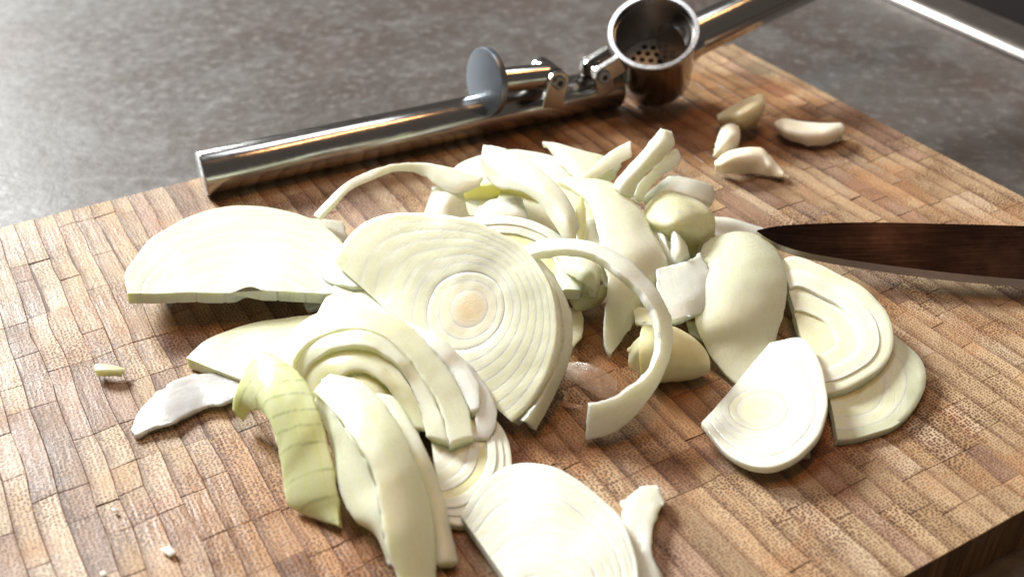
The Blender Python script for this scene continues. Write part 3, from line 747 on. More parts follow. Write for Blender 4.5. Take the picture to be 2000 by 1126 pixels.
strip('onion_layer', pair([(1402, 459), (1378, 472), (1366, 493), (1362, 522), (1360, 560), (1357, 600), (1358, 632), (1370, 665), (1394, 703), (1420, 733), (1446, 752)],
      [(1432, 454), (1472, 456), (1508, 476), (1527, 500), (1538, 545), (1536, 590), (1525, 632), (1508, 682), (1487, 712), (1466, 737), (1450, 752)],
      [11, 13, 14, 14, 13, 11, 9, 6, 4, 2.5, 1.5], [11, 11, 11, 12, 12, 11, 9, 6.5, 4.5, 3, 1.5]), 2.2,
      'smooth domed outer layer right of centre, widest piece touching the knife tip', 'onion layer', tint=(0.86, 0.89, 0.69), bulge=4.2, wr=0.15)
strip('onion_piece', [[(1280, 524, 17), (1310, 517, 17.3), (1342, 507, 17.5), (1371, 495, 17)], [(1285, 560, 15.5), (1318, 551, 16), (1355, 541, 16), (1386, 530, 15.5)], [(1291, 595, 13.5), (1326, 588, 14.3), (1362, 578, 14.3), (1399, 566, 13.5)], [(1304, 630, 11), (1334, 624, 12), (1364, 613, 12), (1392, 596, 12)]],
      2.6, 'squarish bluish white piece with crumbly edges left of the domed outer layer', 'onion piece', tint=(0.88, 0.91, 0.88), jit=0.6, wr=0.3)
strip('onion_piece', [[(1236, 600, 9), (1290, 600, 10), (1310, 600, 9)], [(1242, 632, 8), (1290, 635, 9), (1318, 628, 8)], [(1264, 640, 7), (1280, 655, 7), (1292, 650, 7)]], 1.6,
      'dull cream scrap under the squarish bluish white piece', 'onion piece', tint=Y1_)
strip('onion_piece', [[(1310, 448, 20), (1318, 452, 21), (1326, 457, 20)], [(1309, 475, 18), (1325, 474, 20), (1342, 477, 18)], [(1308, 500, 16), (1328, 498, 18), (1348, 500, 16)], [(1309, 518, 14), (1326, 518, 15), (1346, 508, 14)]], 2.4,
      'short upright cream sliver wedged behind the squarish bluish white piece', 'onion piece', tint=W1)
strip('onion_piece', [[(1266, 436, 16), (1284, 440, 17)], [(1278, 470, 15), (1298, 466, 17)], [(1288, 500, 13), (1308, 500, 15)], [(1296, 520, 12), (1312, 520, 13)]], 1.6,
      'thin bright edge of a layer beside the upright cream sliver', 'onion piece', tint=W1)
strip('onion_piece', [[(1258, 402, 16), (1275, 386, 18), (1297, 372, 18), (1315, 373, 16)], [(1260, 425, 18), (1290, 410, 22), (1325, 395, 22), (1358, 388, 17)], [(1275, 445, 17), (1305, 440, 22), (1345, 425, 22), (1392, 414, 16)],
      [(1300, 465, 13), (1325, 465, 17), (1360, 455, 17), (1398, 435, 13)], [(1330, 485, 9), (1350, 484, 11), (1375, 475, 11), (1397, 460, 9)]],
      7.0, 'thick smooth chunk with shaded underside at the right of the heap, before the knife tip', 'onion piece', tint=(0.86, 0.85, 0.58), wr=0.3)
# inner curl
strip('onion_piece', [[(1078, 500, 13), (1090, 505, 14), (1092, 520, 12)], [(1105, 497, 17), (1112, 515, 18), (1108, 535, 15)], [(1140, 498, 18), (1142, 525, 20), (1135, 550, 17)], [(1166, 512, 17), (1164, 540, 18), (1158, 568, 14)], [(1174, 530, 13), (1172, 555, 13), (1164, 584, 10)]],
      2.2, 'small curled layer with a dark gap beside it inside the half circle strip', 'onion piece', tint=(0.86, 0.85, 0.70))
strip('onion_piece', [[(1072, 518, 10), (1085, 545, 11), (1100, 562, 9)], [(1090, 540, 9), (1115, 560, 11), (1108, 580, 8)], [(1130, 552, 9), (1140, 570, 10), (1120, 600, 7)], [(1170, 555, 9), (1170, 580, 8), (1140, 608, 5)], [(1190, 555, 7), (1187, 575, 6), (1170, 598, 4)]],
      2.2, 'curved cream piece just below the small curl, right of the sprung ring', 'onion piece', tint=(0.82, 0.81, 0.56))
strip('onion_piece', [[(1095, 600, 5), (1135, 600, 6)], [(1100, 635, 5), (1141, 630, 5)], [(1105, 665, 4), (1134, 658, 4)], [(1108, 690, 3), (1121, 678, 3)]], 1.6,
      'small rounded scrap peeping out right of the sprung ring', 'onion piece', tint=(0.79, 0.79, 0.58))

# ------------------------------------------------------------------ onion: back of the heap
strip('onion_strip', [[(612, 418, 9), (622, 427, 9)], [(640, 389, 13), (648, 399, 13)], [(675, 357, 16), (684, 368, 15)], [(720, 334, 17), (728, 346, 16)], [(770, 321, 18), (776, 335, 16)], [(820, 317, 19), (824, 341, 16)],
      [(862, 322, 19), (850, 362, 15)], [(900, 332, 18), (888, 378, 14)], [(945, 345, 17), (936, 364, 15)]], 1.6,
      'thin ring hooped over the board at the back left, widening to a flat end', tint=(0.88, 0.89, 0.80), bulge=0.6)
strip('onion_piece', [[(843, 364, 12), (875, 368, 14), (906, 374, 12)], [(838, 385, 11), (872, 388, 14), (910, 392, 11)], [(830, 408, 9), (870, 412, 12), (914, 410, 9)], [(822, 430, 7), (870, 432, 10), (920, 428, 7)]], 1.8,
      'upright cream layer under the flat end of the hooped ring', 'onion piece', tint=W1)
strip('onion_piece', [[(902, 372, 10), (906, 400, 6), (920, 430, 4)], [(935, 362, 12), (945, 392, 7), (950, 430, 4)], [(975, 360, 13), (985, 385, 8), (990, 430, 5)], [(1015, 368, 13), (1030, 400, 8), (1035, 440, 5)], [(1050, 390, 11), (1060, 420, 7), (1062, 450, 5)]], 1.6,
      'olive shaded hollow of a cup shaped layer behind the flat slice', 'onion piece', tint=(0.70, 0.68, 0.38))  # the hollow's shade is put into the tint as olive
strip('onion_piece', [[(923, 424, 14), (935, 405, 15), (955, 390, 15)], [(960, 424, 15), (970, 404, 16), (990, 385, 15)], [(1000, 424, 15), (1005, 408, 16), (1019, 384, 15)], [(1034, 430, 14), (1030, 415, 15), (1022, 400, 14)]], 1.8,
      'small whitish piece lying in the hollow of the cup shaped layer', 'onion piece', tint=(0.86, 0.85, 0.78), wr=0.4)
strip('onion_strip', [[(943, 283, 24), (939, 305, 22), (938, 326, 18)], [(962, 284, 25), (956, 320, 23), (952, 352, 18)], [(990, 291, 26), (982, 330, 24), (972, 364, 20)], [(1037, 319, 27), (1018, 350, 25), (1008, 371, 22)],
      [(1073, 345, 27), (1055, 372, 26), (1045, 391, 23)], [(1100, 373, 26), (1083, 400, 25), (1070, 422, 22)], [(1120, 405, 24), (1105, 430, 24), (1088, 450, 21)], [(1130, 440, 22), (1115, 455, 22), (1100, 468, 20)], [(1134, 470, 20), (1122, 475, 20), (1110, 478, 19)]], 1.6,
      'glassy curved strip rising from the back of the heap with a torn top edge', tint=(0.81, 0.81, 0.69), mat=M_ON)
strip('onion_piece', [[(1061, 276, 18), (1063, 281, 18), (1068, 288, 17)], [(1085, 278, 19), (1082, 290, 19), (1085, 308, 17)], [(1118, 287, 20), (1110, 305, 20), (1108, 333, 18)], [(1152, 296, 20), (1140, 320, 20), (1130, 350, 19)], [(1180, 303, 19), (1172, 325, 19), (1152, 356, 18)], [(1215, 318, 16), (1205, 340, 16), (1190, 360, 15)]], 1.9,
      'pointed petal shaped piece rising at the back middle of the heap', 'onion piece', tint=(0.86, 0.88, 0.72))
strip('onion_piece', [[(1231, 275, 24), (1235, 300, 23)], [(1205, 287, 24), (1215, 314, 22)], [(1180, 304, 23), (1186, 334, 21)], [(1155, 328, 22), (1160, 352, 20)], [(1135, 345, 21), (1140, 358, 20)]], 2.1,
      'short blunt ended stick leaning right, just behind the domed cream layer', 'onion piece', tint=W1, bulge=0.5)
strip('onion_strip', [[(1290, 251, 27), (1300, 252, 28), (1312, 257, 26)], [(1272, 272, 27), (1290, 276, 28), (1318, 282, 25)], [(1250, 298, 26), (1268, 304, 27), (1296, 308, 24)], [(1226, 324, 25), (1245, 332, 26), (1266, 336, 23)], [(1205, 348, 24), (1222, 356, 25), (1246, 362, 22)], [(1196, 364, 23), (1212, 376, 23), (1238, 386, 20)]], 2.1,
      'tall ribbed strip at the back right of the heap, its tip highest of all', tint=W2, wr=0.3)
strip('onion_strip', [[(1318, 288, 23), (1332, 305, 22)], [(1298, 306, 23), (1326, 320, 21)], [(1272, 332, 22), (1296, 342, 20)], [(1250, 356, 21), (1272, 364, 18)], [(1236, 382, 19), (1254, 394, 17)]], 1.8,
      'shorter bluish strip lying against the right side of the tall ribbed strip', tint=(0.86, 0.89, 0.84), bulge=0.5)
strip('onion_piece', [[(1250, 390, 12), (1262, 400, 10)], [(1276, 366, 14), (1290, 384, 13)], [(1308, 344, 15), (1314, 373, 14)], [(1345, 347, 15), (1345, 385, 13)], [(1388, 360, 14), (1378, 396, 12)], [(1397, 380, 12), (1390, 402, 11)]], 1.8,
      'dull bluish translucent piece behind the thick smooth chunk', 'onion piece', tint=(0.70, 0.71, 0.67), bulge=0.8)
strip('onion_piece', [[(1392, 422, 4), (1392, 460, 5)], [(1430, 426, 4), (1430, 460, 5)], [(1470, 438, 4), (1470, 458, 5)], [(1492, 446, 4), (1490, 454, 4)]], 1.6,
      'flat pale end of a slice under the very tip of the knife', 'onion piece', tint=(0.79, 0.80, 0.75), bulge=0.4)
strip('onion_piece', [[(1130, 384, 23), (1138, 382, 23)], [(1125, 410, 23), (1144, 410, 22)], [(1124, 440, 22), (1146, 440, 21)], [(1124, 470, 21), (1144, 470, 20)]], 1.6,
      'narrow lemon yellow sliver between the glassy strip and the domed cream layer', 'onion piece', tint=(0.88, 0.86, 0.43), bulge=0.3)
strip('onion_piece', [[(1125, 425, 18), (1185, 420, 18)], [(1120, 460, 18), (1190, 460, 18)], [(1110, 480, 18), (1195, 490, 18)]], 2.4,
      'white flat piece filling the gap left of the domed cream layer', 'onion piece', tint=W3)
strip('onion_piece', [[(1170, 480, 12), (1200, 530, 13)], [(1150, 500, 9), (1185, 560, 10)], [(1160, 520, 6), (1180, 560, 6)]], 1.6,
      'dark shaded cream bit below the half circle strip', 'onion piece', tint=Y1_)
strip('onion_piece', [[(615, 511, 11), (622, 528, 11), (632, 546, 10.5)], [(650, 486, 12.5), (655, 520, 12.5), (662, 556, 12)], [(690, 466, 14), (695, 510, 14), (705, 560, 13)], [(730, 460, 14), (735, 510, 14), (745, 560, 13)]], 1.6,
      'small pale green corner of a layer sticking out left of the amber hearted slice', 'onion piece', tint=(0.81, 0.88, 0.72), bulge=0.5)
strip('onion_piece', [[(588, 578, 5), (596, 606, 4)], [(612, 568, 6), (622, 598, 5)], [(640, 560, 6), (650, 590, 5)]], 1.9,
      'tiny square cut white piece poking out below the notched half slice', 'onion piece', tint=W3)
strip('onion_piece', [[(600, 425, 5), (625, 455, 5)], [(640, 428, 5), (650, 470, 5)], [(670, 432, 4), (680, 470, 4)]], 1.4,
      'small grey translucent scrap at the foot of the hooped ring', 'onion piece', tint=(0.72, 0.70, 0.63), bulge=0.4)
strip('onion_piece', [[(1340, 626, 5), (1344, 650, 4)], [(1362, 626, 6), (1366, 660, 5)]], 2.4,
      'tiny nub showing at the left foot of the domed outer layer', 'onion piece', tint=Y1_)
# filler layers under the heap that hold the upper pieces up
for (q1, q2, q3, q4, hh, lb) in (
    ((1000, 340), (960, 420), (1240, 400), (1200, 480), 9, 'thick plain slice low down between the glassy strip and the domed cream layer'),
    ((1220, 420), (1200, 500), (1380, 440), (1340, 530), 7, 'thick plain slice low down beneath the smooth chunk and the upright sliver')):
    strip('onion_slice', [[(*q1, hh), (*q3, hh)], [((q1[0] + q2[0]) / 2 - 6, (q1[1] + q2[1]) / 2, hh + 1), ((q3[0] + q4[0]) / 2 + 6, (q3[1] + q4[1]) / 2, hh + 1)], [(*q2, hh), (*q4, hh)]], 5.2, lb, 'onion slice', tint=(0.84, 0.83, 0.67))
# papery skin and crumbs
strip('onion_skin', [[(1108, 705, 3), (1106, 742, 1)], [(1135, 706, 5), (1140, 755, 2)], [(1168, 714, 6), (1172, 775, 2)], [(1206, 742, 3), (1204, 776, 1)]], 0.25,
      'papery see-through brownish skin fragment lying right of the sprung ring', 'onion skin', tint=(0.62, 0.46, 0.38), bulge=0.5, mat=M_FILM, wr=0.4)
strip('onion_skin', [[(1088, 780, 1.0), (1088, 790, .8)], [(1115, 785, 1.5), (1114, 796, .8)], [(1140, 791, 1.2), (1138, 801, .6)]], 0.25,
      'narrow reddish shred of papery skin by the lower end of the sprung ring', 'onion skin', tint=(0.62, 0.34, 0.24), mat=M_FILM)
strip('onion_skin', [[(1098, 760, 1.2), (1106, 762, 1)], [(1102, 775, 2), (1112, 772, 1)], [(1100, 788, .8), (1110, 786, .6)]], 0.25,
      'curled tiny shred of skin above the narrow reddish shred', 'onion skin', tint=(0.62, 0.40, 0.28), mat=M_FILM)
strip('onion_offcut', [[(185, 709, 3), (184, 722, 3.6), (184, 734, 1.5)], [(205, 709, 3.4), (206, 723, 4), (206, 735, 1.5)], [(226, 713, 3), (228, 724, 3.6), (228, 735, 1.5)], [(243, 718, 2.6), (241, 726, 2.6), (238, 735, 1.2)]], 1.3,
      'small pale yellow stub lying alone on the wood at the far left', 'onion offcut', tint=(0.88, 0.88, 0.54))
for pts_, lb in (([(314, 1071), (331, 1064), (345, 1077), (330, 1085)], 'little white square crumb near the bottom left corner'),
                 ([(218, 993), (223, 990), (229, 995), (222, 998)], 'tiny white fleck on the wood above the square crumb'),
                 ([(194, 1117), (203, 1112), (209, 1118), (199, 1124)], 'tiny white fleck at the bottom edge left of the square crumb'),
                 ([(1556, 884), (1582, 880), (1582, 893), (1560, 894)], 'pale tan bit peeping out under the flat half slice at lower right')):
    a_, b_, c_, d_ = pts_
    strip('onion_crumb', [[(*a_, 1.0), (*b_, 1.1)], [(*d_, 1.0), (*c_, 1.0)]], 0.6, lb, 'onion crumb', tint=(0.90, 0.90, 0.82) if 'tan' not in lb else (0.62, 0.50, 0.34), jit=0.1)
# ------------------------------------------------------------------ garlic
def lump(name, secs, label, tint, mat, cut=None, parent=None, cat='garlic clove', power=2.3, group=None, nseg=22):
    """secs: (x, y, h, half width mm, half height mm) down the axis; cut: (point P, normal) slices a flat face"""
    ax = cr([[*(P(s_[0], s_[1], s_[2]) * 1000), s_[3], s_[4]] for s_ in secs], 22)
    pts = []; n = len(ax)
    for i in range(n):
        t_ = nrm(ax[min(i + 1, n - 1), :3] - ax[max(i - 1, 0), :3]); s_ = nrm(np.cross(t_, ZV)); u_ = np.cross(s_, t_)
        for j in range(nseg):
            a_ = 2 * math.pi * j / nseg; c_, d_ = math.cos(a_), math.sin(a_)
            k = (abs(c_) ** power + abs(d_) ** power) ** (-1 / power)
            p = ax[i, :3] / 1000 + (s_ * c_ * k * ax[i, 3] + u_ * d_ * k * ax[i, 4]) / 1000
            pts.append(p + nrm(s_ * c_ + u_ * d_) * nz(p, 180, i * 0.0 + secs[0][0]) * 0.35 / 1000)
    f = [(i * nseg + j, i * nseg + (j + 1) % nseg, (i + 1) * nseg + (j + 1) % nseg, (i + 1) * nseg + j) for i in range(n - 1) for j in range(nseg)]
    f += [tuple(range(nseg))[::-1], tuple(range((n - 1) * nseg, n * nseg))]
    me = grid_mesh(pts, f)
    bm = bmesh.new(); bm.from_mesh(me)
    for (pc, nn) in (cut or []):
        res = bmesh.ops.bisect_plane(bm, geom=bm.verts[:] + bm.edges[:] + bm.faces[:], plane_co=Vector(pc), plane_no=Vector(nn), clear_outer=True, dist=1e-7)
        ed = [e_ for e_ in res['geom_cut'] if isinstance(e_, bmesh.types.BMEdge)]
        if ed: bmesh.ops.holes_fill(bm, edges=ed, sides=0)
    bmesh.ops.recalc_face_normals(bm, faces=bm.faces)
    for e_ in bm.edges:
        if len(e_.link_faces) == 2 and e_.calc_face_angle(0) > 0.7: e_.smooth = False
    bm.to_mesh(me); bm.free(); set_tint(me, tint)
    me.uv_layers.new(name='UVMap')
    o = link_mesh(name, me, mat, parent); tag(o, label, cat, group); return o
GT = (0.90, 0.87, 0.74)
# halved clove leaning at the back, shaded side to the camera
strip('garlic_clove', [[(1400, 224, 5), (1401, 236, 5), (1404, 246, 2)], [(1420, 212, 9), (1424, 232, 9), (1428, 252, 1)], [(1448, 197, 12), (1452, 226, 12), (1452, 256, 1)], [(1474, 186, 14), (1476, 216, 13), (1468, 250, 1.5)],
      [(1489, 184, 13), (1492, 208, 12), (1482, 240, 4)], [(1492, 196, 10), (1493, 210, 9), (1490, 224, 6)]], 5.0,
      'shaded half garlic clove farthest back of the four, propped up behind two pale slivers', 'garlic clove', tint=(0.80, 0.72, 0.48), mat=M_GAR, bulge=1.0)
strip('garlic_clove', [[(1407, 250, 8), (1425, 243, 9), (1443, 246, 8)], [(1400, 270, 8), (1420, 270, 9), (1446, 268, 7)], [(1396, 290, 6), (1414, 290, 7), (1438, 292, 4)], [(1391, 306, 3), (1400, 308, 3), (1415, 306, 2)]], 4.0,
      'short narrow garlic sliver standing between the shaded half clove and the crescent', 'garlic clove', tint=GT, mat=M_GAR, bulge=1.0)
strip('garlic_clove', [[(1396, 315, 5), (1396, 322, 5), (1398, 334, 1.5)], [(1420, 296, 7), (1418, 318, 7.5), (1416, 339, 1.5)], [(1448, 289, 8), (1450, 312, 7.5), (1448, 340, 1.5)], [(1486, 288, 8), (1486, 312, 6), (1480, 341, 1.5)],
      [(1503, 303, 6), (1502, 322, 5), (1500, 343, 1.5)], [(1518, 320, 4), (1517, 333, 3.5), (1515, 345, 2)], [(1532, 338, 3), (1531, 342, 2.8), (1530, 347, 2)]], 2.6,
      'crescent of garlic with a thin crease and pointed right tip, nearest of the four', 'garlic clove', tint=GT, mat=M_GAR, bulge=0.8)
strip('garlic_clove', [[(1515, 236, 5), (1514, 242, 5), (1516, 252, 4)], [(1530, 231, 6), (1530, 252, 6), (1532, 270, 2.5)], [(1560, 236, 6.5), (1562, 260, 6), (1564, 281, 2)], [(1590, 239, 6.5), (1590, 262, 6), (1590, 285, 2)],
      [(1620, 240, 6.5), (1620, 262, 6), (1618, 282, 2)], [(1642, 240, 6), (1643, 256, 5), (1638, 270, 3)], [(1650, 246, 5), (1650, 254, 4.5), (1648, 260, 4)]], 4.5,
      'smooth half moon shaped garlic slice lying apart on the right', 'garlic clove', tint=(0.90, 0.88, 0.78), mat=M_GAR, bulge=0.8)
gc = empty('garlic_clove', tuple(P(1300, 700, 0)))
tag(gc, 'plump yellowish garlic clove with its rough cut root end, under the half circle strip', 'garlic clove')
lump('body', [(1258, 690, 7.5, 7.6, 7.2), (1275, 690, 7.8, 7.6, 7.4), (1310, 692, 7.4, 7.2, 7.2), (1345, 704, 6, 5.4, 5.8), (1368, 716, 4.6, 3.2, 4.0), (1382, 724, 3.5, 0.9, 1.4)],
     None, (0.78, 0.75, 0.46), M_GAR, parent=gc, cat=None)
strip('cut_end', [[(1228, 690, 7), (1226, 705, 5), (1230, 718, 3.5)], [(1240, 662, 11), (1243, 692, 8.5), (1252, 730, 2.5)], [(1262, 650, 13), (1264, 690, 9.5), (1272, 738, 2)], [(1282, 650, 12), (1284, 690, 9), (1288, 736, 2)]], 1.8,
      None, None, tint=(0.82, 0.83, 0.60), mat=M_GAR, wr=0.9, jit=0.9, parent=gc)

# ------------------------------------------------------------------ knife
knife = empty('kitchen_knife', tuple(P(1900, 500, 0)))
tag(knife, 'large kitchen knife with a dark reflecting blade reaching in from the right edge', 'knife')
ks = [(1476, 450, 14.5), (1520, 441, 14.5), (1600, 436, 14.5), (1700, 434, 14.5), (1850, 437, 14.5), (2000, 441, 14.5), (2300, 452, 14.5)]
kb = [(1477, 451, 14), (1505, 470, 12), (1560, 490, 9.5), (1660, 508, 7.8), (1830, 530, 6.8), (2000, 546, 6.4), (2300, 566, 6)]
ke = [(1478, 452, 13.6), (1508, 478, 11), (1560, 499, 8.4), (1660, 519, 6.6), (1830, 543, 5.6), (2000, 559, 5.2), (2300, 582, 4.8)]
KR = lambda L_: cr([P(*q_) for q_ in L_], 60)
S_, Bv, E_ = KR(ks), KR(kb), KR(ke)
# sample all three lines at the same stations along the blade
def stations(L_):
    u = (L_ - S_[0]) @ nrm(S_[-1] - S_[0]); s = np.linspace(0.0005, min(S_[:, 0].max(), 1) * 0 + ((S_[-1] - S_[0]) @ nrm(S_[-1] - S_[0])), 60)
    return np.stack([np.interp(s, u, L_[:, k]) for k in range(3)], 1)
S_, Bv, E_ = stations(S_), stations(Bv), stations(E_)
kn = nrm(np.cross(S_[30] - S_[10], Bv[30] - S_[30])); kn = kn if kn @ (CAM - S_[30]) > 0 else -kn
th_ = 1.1 / 1000
pts = []; n_ = len(S_)
for i in range(n_):
    tp = min(1, i / 6 + 0.15)
    pts += [S_[i] + kn * th_ * tp * 0.0, Bv[i] + kn * 0.00010, E_[i] - kn * 0.0006, Bv[i] - kn * 0.0013 * tp, S_[i] - kn * 2 * th_ * tp]
fa = []; fb = []
for i in range(n_ - 1):
    for j in range(5):
        q_ = (i * 5 + j, i * 5 + (j + 1) % 5, (i + 1) * 5 + (j + 1) % 5, (i + 1) * 5 + j)
        (fb if j in (1, 2) else fa).append(q_)
fa += [(0, 1, 2, 3, 4), tuple((n_ - 1) * 5 + j for j in (4, 3, 2, 1, 0))]
def sub_mesh(pts, fs):
    idx = sorted({v for f_ in fs for v in f_}); mp = {v: k for k, v in enumerate(idx)}
    return grid_mesh([pts[v] for v in idx], [tuple(mp[v] for v in f_) for f_ in fs])
for nm_, ff_, mm_ in (('blade', fa, M_BLADE), ('ground_edge', fb, M_BEVEL)):
    me = sub_mesh(pts, ff_); bm = bmesh.new(); bm.from_mesh(me)
    for e_ in bm.edges:
        if len(e_.link_faces) == 2 and abs(e_.calc_face_angle(0)) > 0.4: e_.smooth = False
    bm.to_mesh(me); bm.free(); link_mesh(nm_, me, mm_, knife)
kd = nrm(S_[-1] - S_[0]); hc = (S_[-1] + E_[-1]) / 2; kw = nrm(E_[-1] - S_[-1]); kn2 = np.cross(kd, kw)
rr_ = []; NS = 16
for i, (s_, w_, t_) in enumerate([(-4, 6, 3), (0, 9, 6), (20, 9.5, 8), (60, 10.5, 9), (95, 9.5, 8.5), (112, 10.5, 8.5), (118, 6, 5)]):
    for j in range(NS):
        a_ = 2 * math.pi * j / NS; rr_.append(hc + kd * s_ / 1000 + kw * math.cos(a_) * w_ / 1000 + kn2 * math.sin(a_) * t_ / 1000)
link_mesh('handle', grid_mesh(rr_, [(i * NS + j, i * NS + (j + 1) % NS, (i + 1) * NS + (j + 1) % NS, (i + 1) * NS + j) for i in range(6) for j in range(NS)] + [tuple(range(NS))[::-1], tuple(range(6 * NS, 7 * NS))]), M_HAND, knife)

# ------------------------------------------------------------------ garlic press
press = empty('garlic_press', tuple(P(1230, 160, 0)))
tag(press, 'opened stainless steel garlic press with tube handles, cup standing at the back of the board', 'garlic press')
def frame(d):
    d = nrm(np.array(d, float)); s = nrm(np.cross(d, ZV)) if abs(d[2]) < 0.95 else nrm(np.cross(d, [0, 1.0, 0])); u = np.cross(s, d); return d, s, u
def lathe(name, o, d, prof, mat, parent, seg=64, closed=True, squash=None):
    """prof: (along mm, radius mm) turned round the axis d through o"""
    d, s, u = frame(d); pts = []
    for a_, r_ in prof:
        for j in range(seg):
            an = 2 * math.pi * j / seg; pts.append(o + d * a_ / 1000 + (s * math.cos(an) + u * math.sin(an)) * r_ / 1000)
    n = len(prof); f = [(i * seg + j, i * seg + (j + 1) % seg, ((i + 1) % n) * seg + (j + 1) % seg, ((i + 1) % n) * seg + j) for i in range(n if closed else n - 1) for j in range(seg)]
    if not closed:
        f += [tuple(range(seg))[::-1], tuple(range((n - 1) * seg, n * seg))]
    me = grid_mesh(pts, f); bm = bmesh.new(); bm.from_mesh(me); bmesh.ops.recalc_face_normals(bm, faces=bm.faces)
    for e_ in bm.edges:
        if len(e_.link_faces) == 2 and e_.calc_face_angle(0) > 0.55: e_.smooth = False
    bm.to_mesh(me); bm.free()
    return link_mesh(name, me, mat, parent)
def plate(name, outline, o, ex, ey, th, mat, parent):
    """outline (mm in ex, ey) with thickness th mm, bevelled"""
    ex, ey = nrm(ex), nrm(ey); ez = np.cross(ex, ey); pts = []; n = len(outline)
    c_ = np.mean(outline, 0)
    for z, k in ((-th / 2, 0.94), (-th / 2 + .25, 1), (th / 2 - .25, 1), (th / 2, 0.94)):
        for q_ in outline:
            q2 = c_ + (np.array(q_) - c_) * k; pts.append(o + (ex * q2[0] + ey * q2[1] + ez * z) / 1000)
    f = [(r * n + j, r * n + (j + 1) % n, (r + 1) * n + (j + 1) % n, (r + 1) * n + j) for r in range(3) for j in range(n)] + [tuple(range(n))[::-1], tuple(range(3 * n, 4 * n))]
    me = grid_mesh(pts, f); bm = bmesh.new(); bm.from_mesh(me); bmesh.ops.recalc_face_normals(bm, faces=bm.faces); bm.to_mesh(me); bm.free()
    o_ = link_mesh(name, me, mat, parent)
    for p_ in o_.data.polygons: p_.use_smooth = False
    return o_
def lug_outline(L_, r0, r1, n=9):
    """teardrop: round end radius r1 at the origin, straight to a foot of half width r0 at distance L_"""
    pts = [(math.cos(a_) * r1, math.sin(a_) * r1) for a_ in np.linspace(-math.pi * 0.55, math.pi * 0.55, n)]
    return pts + [(-L_, r0), (-L_, -r0)]
RT = 8.0
ta, tb = P(392, 339, RT), P(1204, 169, RT)
td, ts, tu = frame(tb - ta); LT = np.linalg.norm(tb - ta) * 1000
lathe('lower_handle', ta, td, [(0, RT - 0.9), (0.25, RT - 0.35), (0.9, RT), (LT - 0.9, RT), (LT - 0.25, RT - 0.35), (LT, RT - 0.9)], M_STEEL, press, closed=False)
# cup
cb = P(1278, 152, 7.6); cax = nrm(np.array([-0.13, -0.52, 0.84]))
DEP = 31.0; KC = 0.87
cup = lathe('cup', cb, cax, [(a_, r_ * KC) for a_, r_ in [(0, 14.2), (0.8, 16.0), (2.4, 16.8), (12, 17.8), (24, 18.4), (28.0, 18.6), (29.0, 19.6), (DEP - .5, 19.9), (DEP, 19.5), (DEP, 17.6), (DEP - .5, 17.0), (27, 16.8), (7.0, 16.2), (5.6, 15.4), (5.5, 0.05), (0.1, 0.05)]], M_STEEL, press)
cd_, cs_, cu_ = frame(cax)
# inner lining a little duller, and the sieve
lathe('cup_lining', cb, cax, [(a_, r_ * KC) for a_, r_ in [(7.4, 15.9), (28, 16.6), (28, 16.85), (7.4, 16.3)]], M_CUPIN, press)
sieve = lathe('sieve_plate', cb, cax, [(6.4, 0.05), (6.4, 13.7), (7.0, 13.7), (7.0, 0.05)], M_SIEVE, press)
for i in range(-4, 5):
    for j in range(-4, 5):
        x_, y_ = (i + (j % 2) * 0.5) * 3.5, j * 3.05
        if math.hypot(x_, y_) > 11.8: continue
        oo = cb + cd_ * 7.05 / 1000 + (cs_ * x_ + cu_ * y_) / 1000
        lathe('sieve_hole', oo, cax, [(0, 1.15), (0.06, 1.15)], M_HOLE, sieve, seg=12, closed=False).data
# upper handle
hs = cb + cd_ * 17 / 1000
e1_ = P(1700, -92, 42)
hd = nrm(e1_ - P(1366, 66, 27)); hst = P(1366, 66, 27) - hd * 0.006
hdd, hss, huu = frame(hd)
lathe('upper_handle', hst, hd, [(0, 6.0), (0.5, 7.6), (1.5, 8.0), (158, 8.0), (159, 7.1)], M_STEEL, press, closed=False)
lathe('handle_socket', hst - hd * 0.008, hd, [(0, 9.2), (7, 8.8), (9.5, 8.2), (9.5, 7.0)], M_STEEL, press, closed=False)
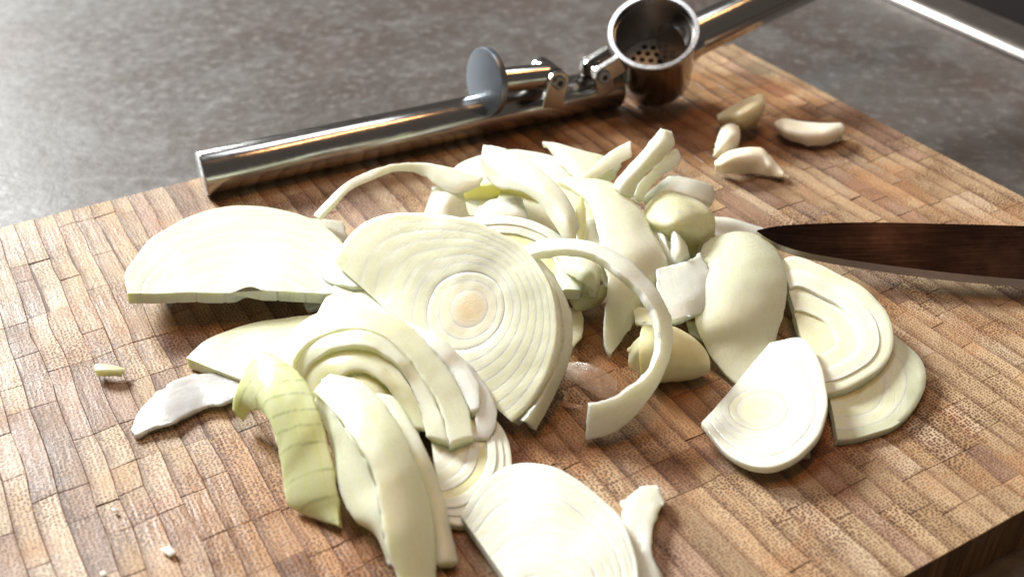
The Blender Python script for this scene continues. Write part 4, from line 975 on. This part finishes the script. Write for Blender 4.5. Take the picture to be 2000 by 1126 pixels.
# plunger: disc, rod, hub
dc = P(951, 160, 22.5); rdir = nrm(P(1075, 140, 24) - dc)
dn = nrm(-td * 0.95 + np.array([0.0, -0.14, 0.12]))
lathe('plunger_disc', dc, dn, [(-1.5, 11.9), (-1.1, 12.4), (0.9, 12.5), (1.3, 12.3), (1.4, 11.9)], M_BRUSH, press, closed=False)
pe = P(1076, 147, 23)
rodd = nrm(pe - dc)
lathe('plunger_rod', dc, rodd, [(4.5, 4.4), (6, 4.6), (np.linalg.norm(pe - dc) * 1000 - 1, 4.6), (np.linalg.norm(pe - dc) * 1000, 3.8)], M_STEEL, press, closed=False)
pinax = nrm(np.cross(td, ZV))                 # level, square to the tube
def hinge(x, y, h, off, lift, r=4.6, foot=11, tilt=0.35):
    c_ = P(x, y, h)
    down = nrm(np.array([0, 0, 1.0]) * 1 + td * tilt)
    for sg in (-1, 1):
        oo = c_ + pinax * sg * off / 1000
        ey = nrm(np.cross(pinax, down))
        plate('hinge_lug', lug_outline(foot, r * 1.05, r), oo, down, ey, 2.2, M_STEEL, press)
        pin = lathe('rivet', oo, pinax * sg, [(1.0, 2.6), (1.9, 2.6), (2.3, 2.2), (2.3, 1.1), (1.8, 0.9)], M_BRUSH, press, seg=24, closed=False)
        lathe('rivet_hollow', oo + pinax * sg * 2.33 / 1000, pinax * sg, [(0, 1.1), (0.05, 1.1)], M_HOLE, pin, seg=16, closed=False)
    lathe('hinge_pin', c_ - pinax * off / 1000, pinax, [(0, 1.5), (2 * off, 1.5)], M_STEEL, press, seg=20, closed=False)
    return c_
c1 = hinge(1073, 146, 22.5, 6.6, 0, r=4.2, foot=10, tilt=0.25)
lathe('plunger_knuckle', c1 - pinax * 0.0046, pinax, [(0, 4.0), (0.4, 4.4), (8.8, 4.4), (9.2, 4.0)], M_STEEL, press, seg=32, closed=False)
c2 = hinge(1163, 138, 19.5, 5.2, 0, r=3.6, foot=8, tilt=-0.3)
# fork from the cup rim down to the second hinge
rimc = cb + cd_ * 28.5 / 1000
fx, fy = P(1192, 92, 33), c2
fd = nrm(rimc - cd_ * 0.0 - c2)
fd = nrm(np.array([fd[0], fd[1], fd[2]]))
for sg in (-1, 1):
    s0 = c2 + pinax * sg * 4.4 / 1000
    d_ = nrm(rimc + pinax * sg * 0.0044 - s0); side_ = nrm(np.cross(pinax, d_))
    Lf = (np.linalg.norm(rimc + pinax * sg * 0.0044 - s0)) * 1000 - 16.2
    ol = [(math.cos(a_) * 3.4, math.sin(a_) * 3.4) for a_ in np.linspace(math.pi * 0.5, math.pi * 1.5, 9)] + [(Lf, -3.6), (Lf, 3.4)]
    plate('fork_arm', ol, s0, d_, side_, 3.0, M_STEEL, press)
